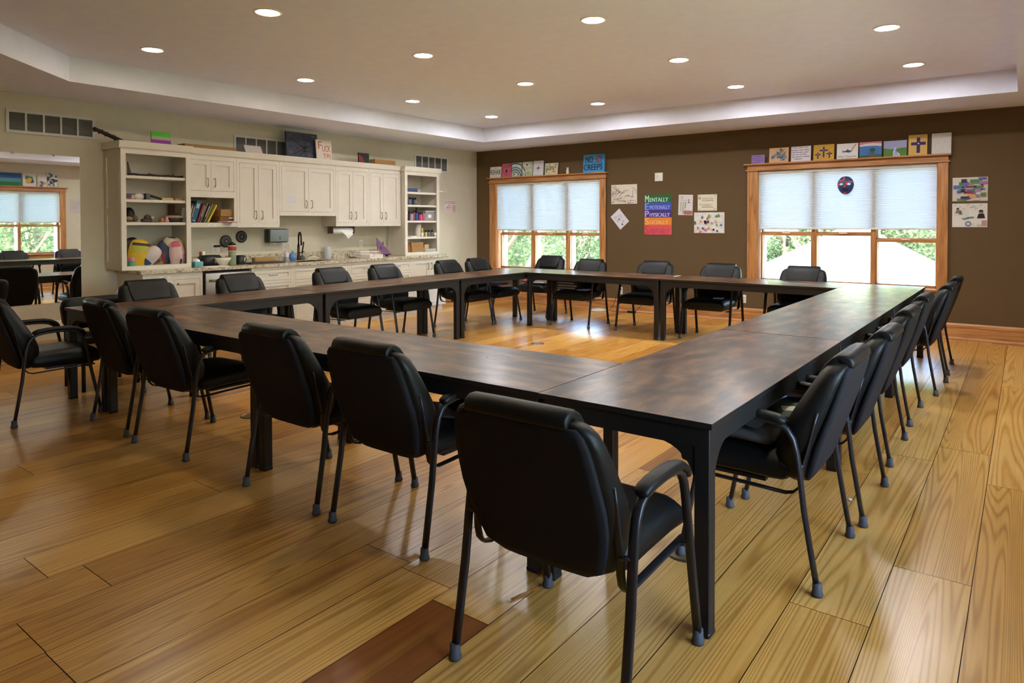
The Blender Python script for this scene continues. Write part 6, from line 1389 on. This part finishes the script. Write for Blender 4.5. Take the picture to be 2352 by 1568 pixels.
def floor_box(px, py, label):
    p = onz(px, py, 0); t = thing('floor_outlet', label, 'floor outlet', p, 0, 'round floor outlets')
    b = MB(); b.lathe([(0.068, 0.0), (0.078, 0.0), (0.078, 0.003), (0.07, 0.006), (0.066, 0.006), (0.066, 0.001)], (0, 0, 0), METAL, 28); b.build('ring', t)
    b = MB(); b.lathe([(0.001, 0.0005), (0.066, 0.0005), (0.066, 0.003), (0.001, 0.004)], (0, 0, 0), mat('bronze_lid', (140, 112, 74), 0.35, metal=0.6), 24, smooth=False); b.build('lid', t)
floor_box(1234.5, 789, 'round metal floor outlet in the open floor inside the table rectangle')
floor_box(1575, 1272, 'round floor outlet behind the near corner table leg')
floor_box(578, 955, 'round floor outlet beside the double table legs of the near row')
p0, p1 = onz(1163, 1381, 0.004), onz(1247, 1345, 0.004); d = (p1-p0)
t = thing('pencil', 'orange pencil lying on the floor under the closest armchair', 'pencil', (p0.x, p0.y, 0.0045), math.atan2(d.y, d.x)); L = d.length
b = MB(); b.tube([(0.02, 0, 0), (L-0.02, 0, 0)], 0.004, paint((176, 104, 52), 0.4), 6); b.build('shaft', t)
b = MB(); b.tube([(L-0.02, 0, 0), (L-0.008, 0, 0)], 0.0042, METAL, 8); b.tube([(L-0.008, 0, 0), (L, 0, 0)], 0.004, paint((190, 120, 120), 0.6), 8); b.build('eraser', t)
b = MB(); b.loft([[Vector((0.02, 0.004*math.cos(q), 0.004*math.sin(q))) for q in (0, 1.05, 2.1, 3.14, 4.19, 5.24)], [Vector((0.0, 0.0006*math.cos(q), 0.0006*math.sin(q))) for q in (0, 1.05, 2.1, 3.14, 4.19, 5.24)]], paint((206, 166, 116), 0.6)); b.build('tip', t)
p = onz(1952, 1150, 0); b = MB(); b.ell((0, 0, 0.007), (0.012, 0.009, 0.007), WHITEP, 8, 5); tag(b.build('paper_scrap', loc=(p.x, p.y, 0)), 'tiny white paper scrap on the floor at the right', 'scrap')
p0, p1 = onz(2278, 790, 0), onz(2352, 797, 0); yv = YB-0.10
t = thing('floor_register', 'slotted wooden floor register along the back baseboard at the right', 'vent', (p0.x, yv, 0)); w = 0.30
b = MB(); b.box((0, -0.035, 0), (w, 0.035, 0.004), OAK_X); b.build('plate', t)
b = MB()
for i in range(24):
    if i == 12: continue
    u = 0.012+i*0.0118; b.box((u, -0.02, 0.004), (u+0.006, 0.02, 0.0044), paint((48, 28, 14), 0.8))
b.build('slots', t)
# white tape on the far table seam, ring mark on the near table
p = onz(1560, 632, TT); b = MB(); b.box((-0.012, -0.10, 0), (0.012, 0.10, 0.0012), WHITEP); tag(b.build('tape_strip', loc=(-3.545, 8.2, TT+0.0003)), 'short white strip lying across the seam of the far tables', 'tape')
p = onz(1143, 821, TT); b = MB(); n = 20
for a0, a1 in ((0.6, 2.6), (3.4, 6.0)):
    for i in range(n):
        q0, q1 = a0+(a1-a0)*i/n, a0+(a1-a0)*(i+1)/n
        if (i*7) % 11 < 8: b.add([(0.052*math.cos(q0), 0.052*math.sin(q0), 0), (0.052*math.cos(q1), 0.052*math.sin(q1), 0), (0.057*math.cos(q1), 0.057*math.sin(q1), 0), (0.057*math.cos(q0), 0.057*math.sin(q0), 0)], [(0, 1, 2, 3)], paint((20, 16, 14), 0.5))
o = b.build('ring_stain', loc=(p.x, p.y, TT+0.0004)); tag(o, 'dark broken ring stain on the near row table top', 'stain')
# things on chair seats
SEAT = 0.502
def on_seat(chair, dx, dy, dz=0.0): return chair.matrix_basis @ Vector((dx, dy, SEAT+dz))
bpy.context.view_layer.update()
def seat_thing(name, label, cat, chair, dx, dy, rz, parts, dz=0.0):
    t = thing(name, label, cat, on_seat(chair, dx, dy, dz), chair.rotation_euler.z+rz)
    for pn, a_, b_, mt in parts: b = MB(); b.bbox(a_, b_, mt, 0.004); b.build(pn, t)
    return t
GB = paint((66, 62, 58), 0.8); GG = paint((52, 86, 66), 0.7)
t = thing('fabric_bag', 'grey cloth bag slumped on the seat of the nearest right-hand armchair', 'bag', on_seat(R1, -0.03, 0.35), R1.rotation_euler.z)
b = MB(); r = random.Random(1); rings = []
for y, k, h in ((-0.16, 0.7, 0.03), (-0.14, 0.95, 0.055), (-0.05, 1.0, 0.07), (0.06, 1.0, 0.06), (0.13, 0.95, 0.045), (0.16, 0.7, 0.02)):
    rings.append([(x*k, y+0.01*math.sin(x*30), max(0, z+h/2+0.006*math.sin(x*40+y*50))) for x, z in sup(0.19, h/2, 24, 3)])
b.loft(rings, GB); b.build('body', t)
b = MB(); b.add([(-0.19, -0.1, 0.072), (0.10, -0.12, 0.086), (0.16, 0.06, 0.082), (-0.12, 0.10, 0.074), (0.19, 0.08, 0.03)], [(0, 1, 2, 3), (1, 4, 2)], paint((92, 90, 86), 0.8)); b.build('flap', t)
seat_thing('folder', 'green folder with a white label on the seat of the nearest right-hand armchair', 'folder', R1, 0.06, 0.20, 0.35, [('cover', (-0.13, -0.09, 0), (0.13, 0.09, 0.012), GG), ('label', (-0.03, -0.03, 0.0122), (0.05, 0.03, 0.013), WHITEP)], 0.088)
seat_thing('book', 'book with a dark picture cover on the seat of the second right-hand armchair', 'book', R2, 0.05, 0.32, 0.2, [('cover', (-0.11, -0.14, 0), (0.11, 0.14, 0.02), paint((92, 70, 60), 0.5)), ('pages', (-0.105, -0.142, 0.003), (0.10, -0.138, 0.017), WHITEP)])
seat_thing('folder', 'pale sheet of papers on the seat of the second right-hand armchair', 'paper', R2, -0.02, 0.46, -0.2, [('sheets', (-0.11, -0.07, 0), (0.11, 0.07, 0.006), paint((150, 160, 206), 0.6))])
seat_thing('folder', 'purplish folder on the seat of the armchair next to the closest one', 'folder', N2, 0.05, 0.40, 0.3, [('cover', (-0.15, -0.11, 0), (0.15, 0.11, 0.01), paint((112, 100, 112), 0.6))])
t = thing('cushion', 'dark round cushion on the seat of the armchair next to the closest one', 'cushion', on_seat(N2, 0.14, 0.47), 0); b = MB(); b.ell((0, 0, 0.045), (0.13, 0.10, 0.045), paint((44, 46, 40), 0.6), 18, 9); b.build('pad', t)
seat_thing('binder', 'black binder at the bottom of the stack on the chair by the smaller window', 'binder', F2, 0.10, 0.36, 0.05, [('cover', (-0.15, -0.12, 0), (0.15, 0.12, 0.035), BLACKP), ('pages', (-0.14, 0.115, 0.006), (0.14, 0.122, 0.029), paint((120, 116, 108), 0.7))])
seat_thing('binder', 'black binder in the middle of the stack on the chair by the smaller window', 'binder', F2, 0.09, 0.36, 0.1, [('cover', (-0.15, -0.12, 0), (0.15, 0.12, 0.035), BLACKP), ('pages', (-0.14, 0.115, 0.006), (0.14, 0.122, 0.029), paint((120, 116, 108), 0.7))], 0.0355)
seat_thing('binder', 'black binder on top of the stack on the chair by the smaller window', 'binder', F2, 0.11, 0.35, -0.02, [('cover', (-0.15, -0.12, 0), (0.15, 0.12, 0.035), BLACKP), ('pages', (-0.14, 0.115, 0.006), (0.14, 0.122, 0.029), paint((120, 116, 108), 0.7))], 0.071)
seat_thing('paper', 'bluish papers beside the stacked binders', 'paper', F2, -0.15, 0.40, 0.1, [('sheets', (-0.07, -0.1, 0), (0.07, 0.1, 0.012), paint((150, 166, 206), 0.6))])
seat_thing('notebook', 'tan notebooks on the seat of the chair under the smaller window', 'notebook', F1, -0.10, 0.40, 0.1, [('cover', (-0.13, -0.12, 0), (0.13, 0.12, 0.03), paint((120, 108, 88), 0.7)), ('pages', (-0.12, 0.115, 0.005), (0.12, 0.121, 0.025), WHITEP)])
t = thing('red_cloth', 'crumpled red cloth on the seat of the chair under the smaller window', 'cloth', on_seat(F1, 0.13, 0.42), 0); b = MB(); b.ell((0, 0, 0.025), (0.09, 0.07, 0.03), paint((160, 72, 76), 0.8), 16, 8); b.ell((0.05, 0.02, 0.03), (0.05, 0.05, 0.025), paint((160, 72, 76), 0.8), 12, 7); b.build('folds', t)
t = thing('purple_cloth', 'folded purple and pink cloth on the creased chair near the corner', 'cloth', on_seat(L6, -0.05, 0.30), L6.rotation_euler.z); b = MB(); b.bbox((-0.13, -0.12, 0), (0.13, 0.13, 0.05), paint((92, 70, 96), 0.8), 0.02, 3); b.bbox((-0.12, 0.05, 0.0), (0.10, 0.19, 0.025), paint((186, 138, 120), 0.8), 0.01, 3); b.build('folds', t)
seat_thing('paper', 'white paper on the seat of the armchair left of the wide window', 'paper', F4, -0.12, 0.38, 0.3, [('sheets', (-0.06, -0.09, 0), (0.06, 0.09, 0.004), paint((200, 206, 226), 0.6))], 0.004)
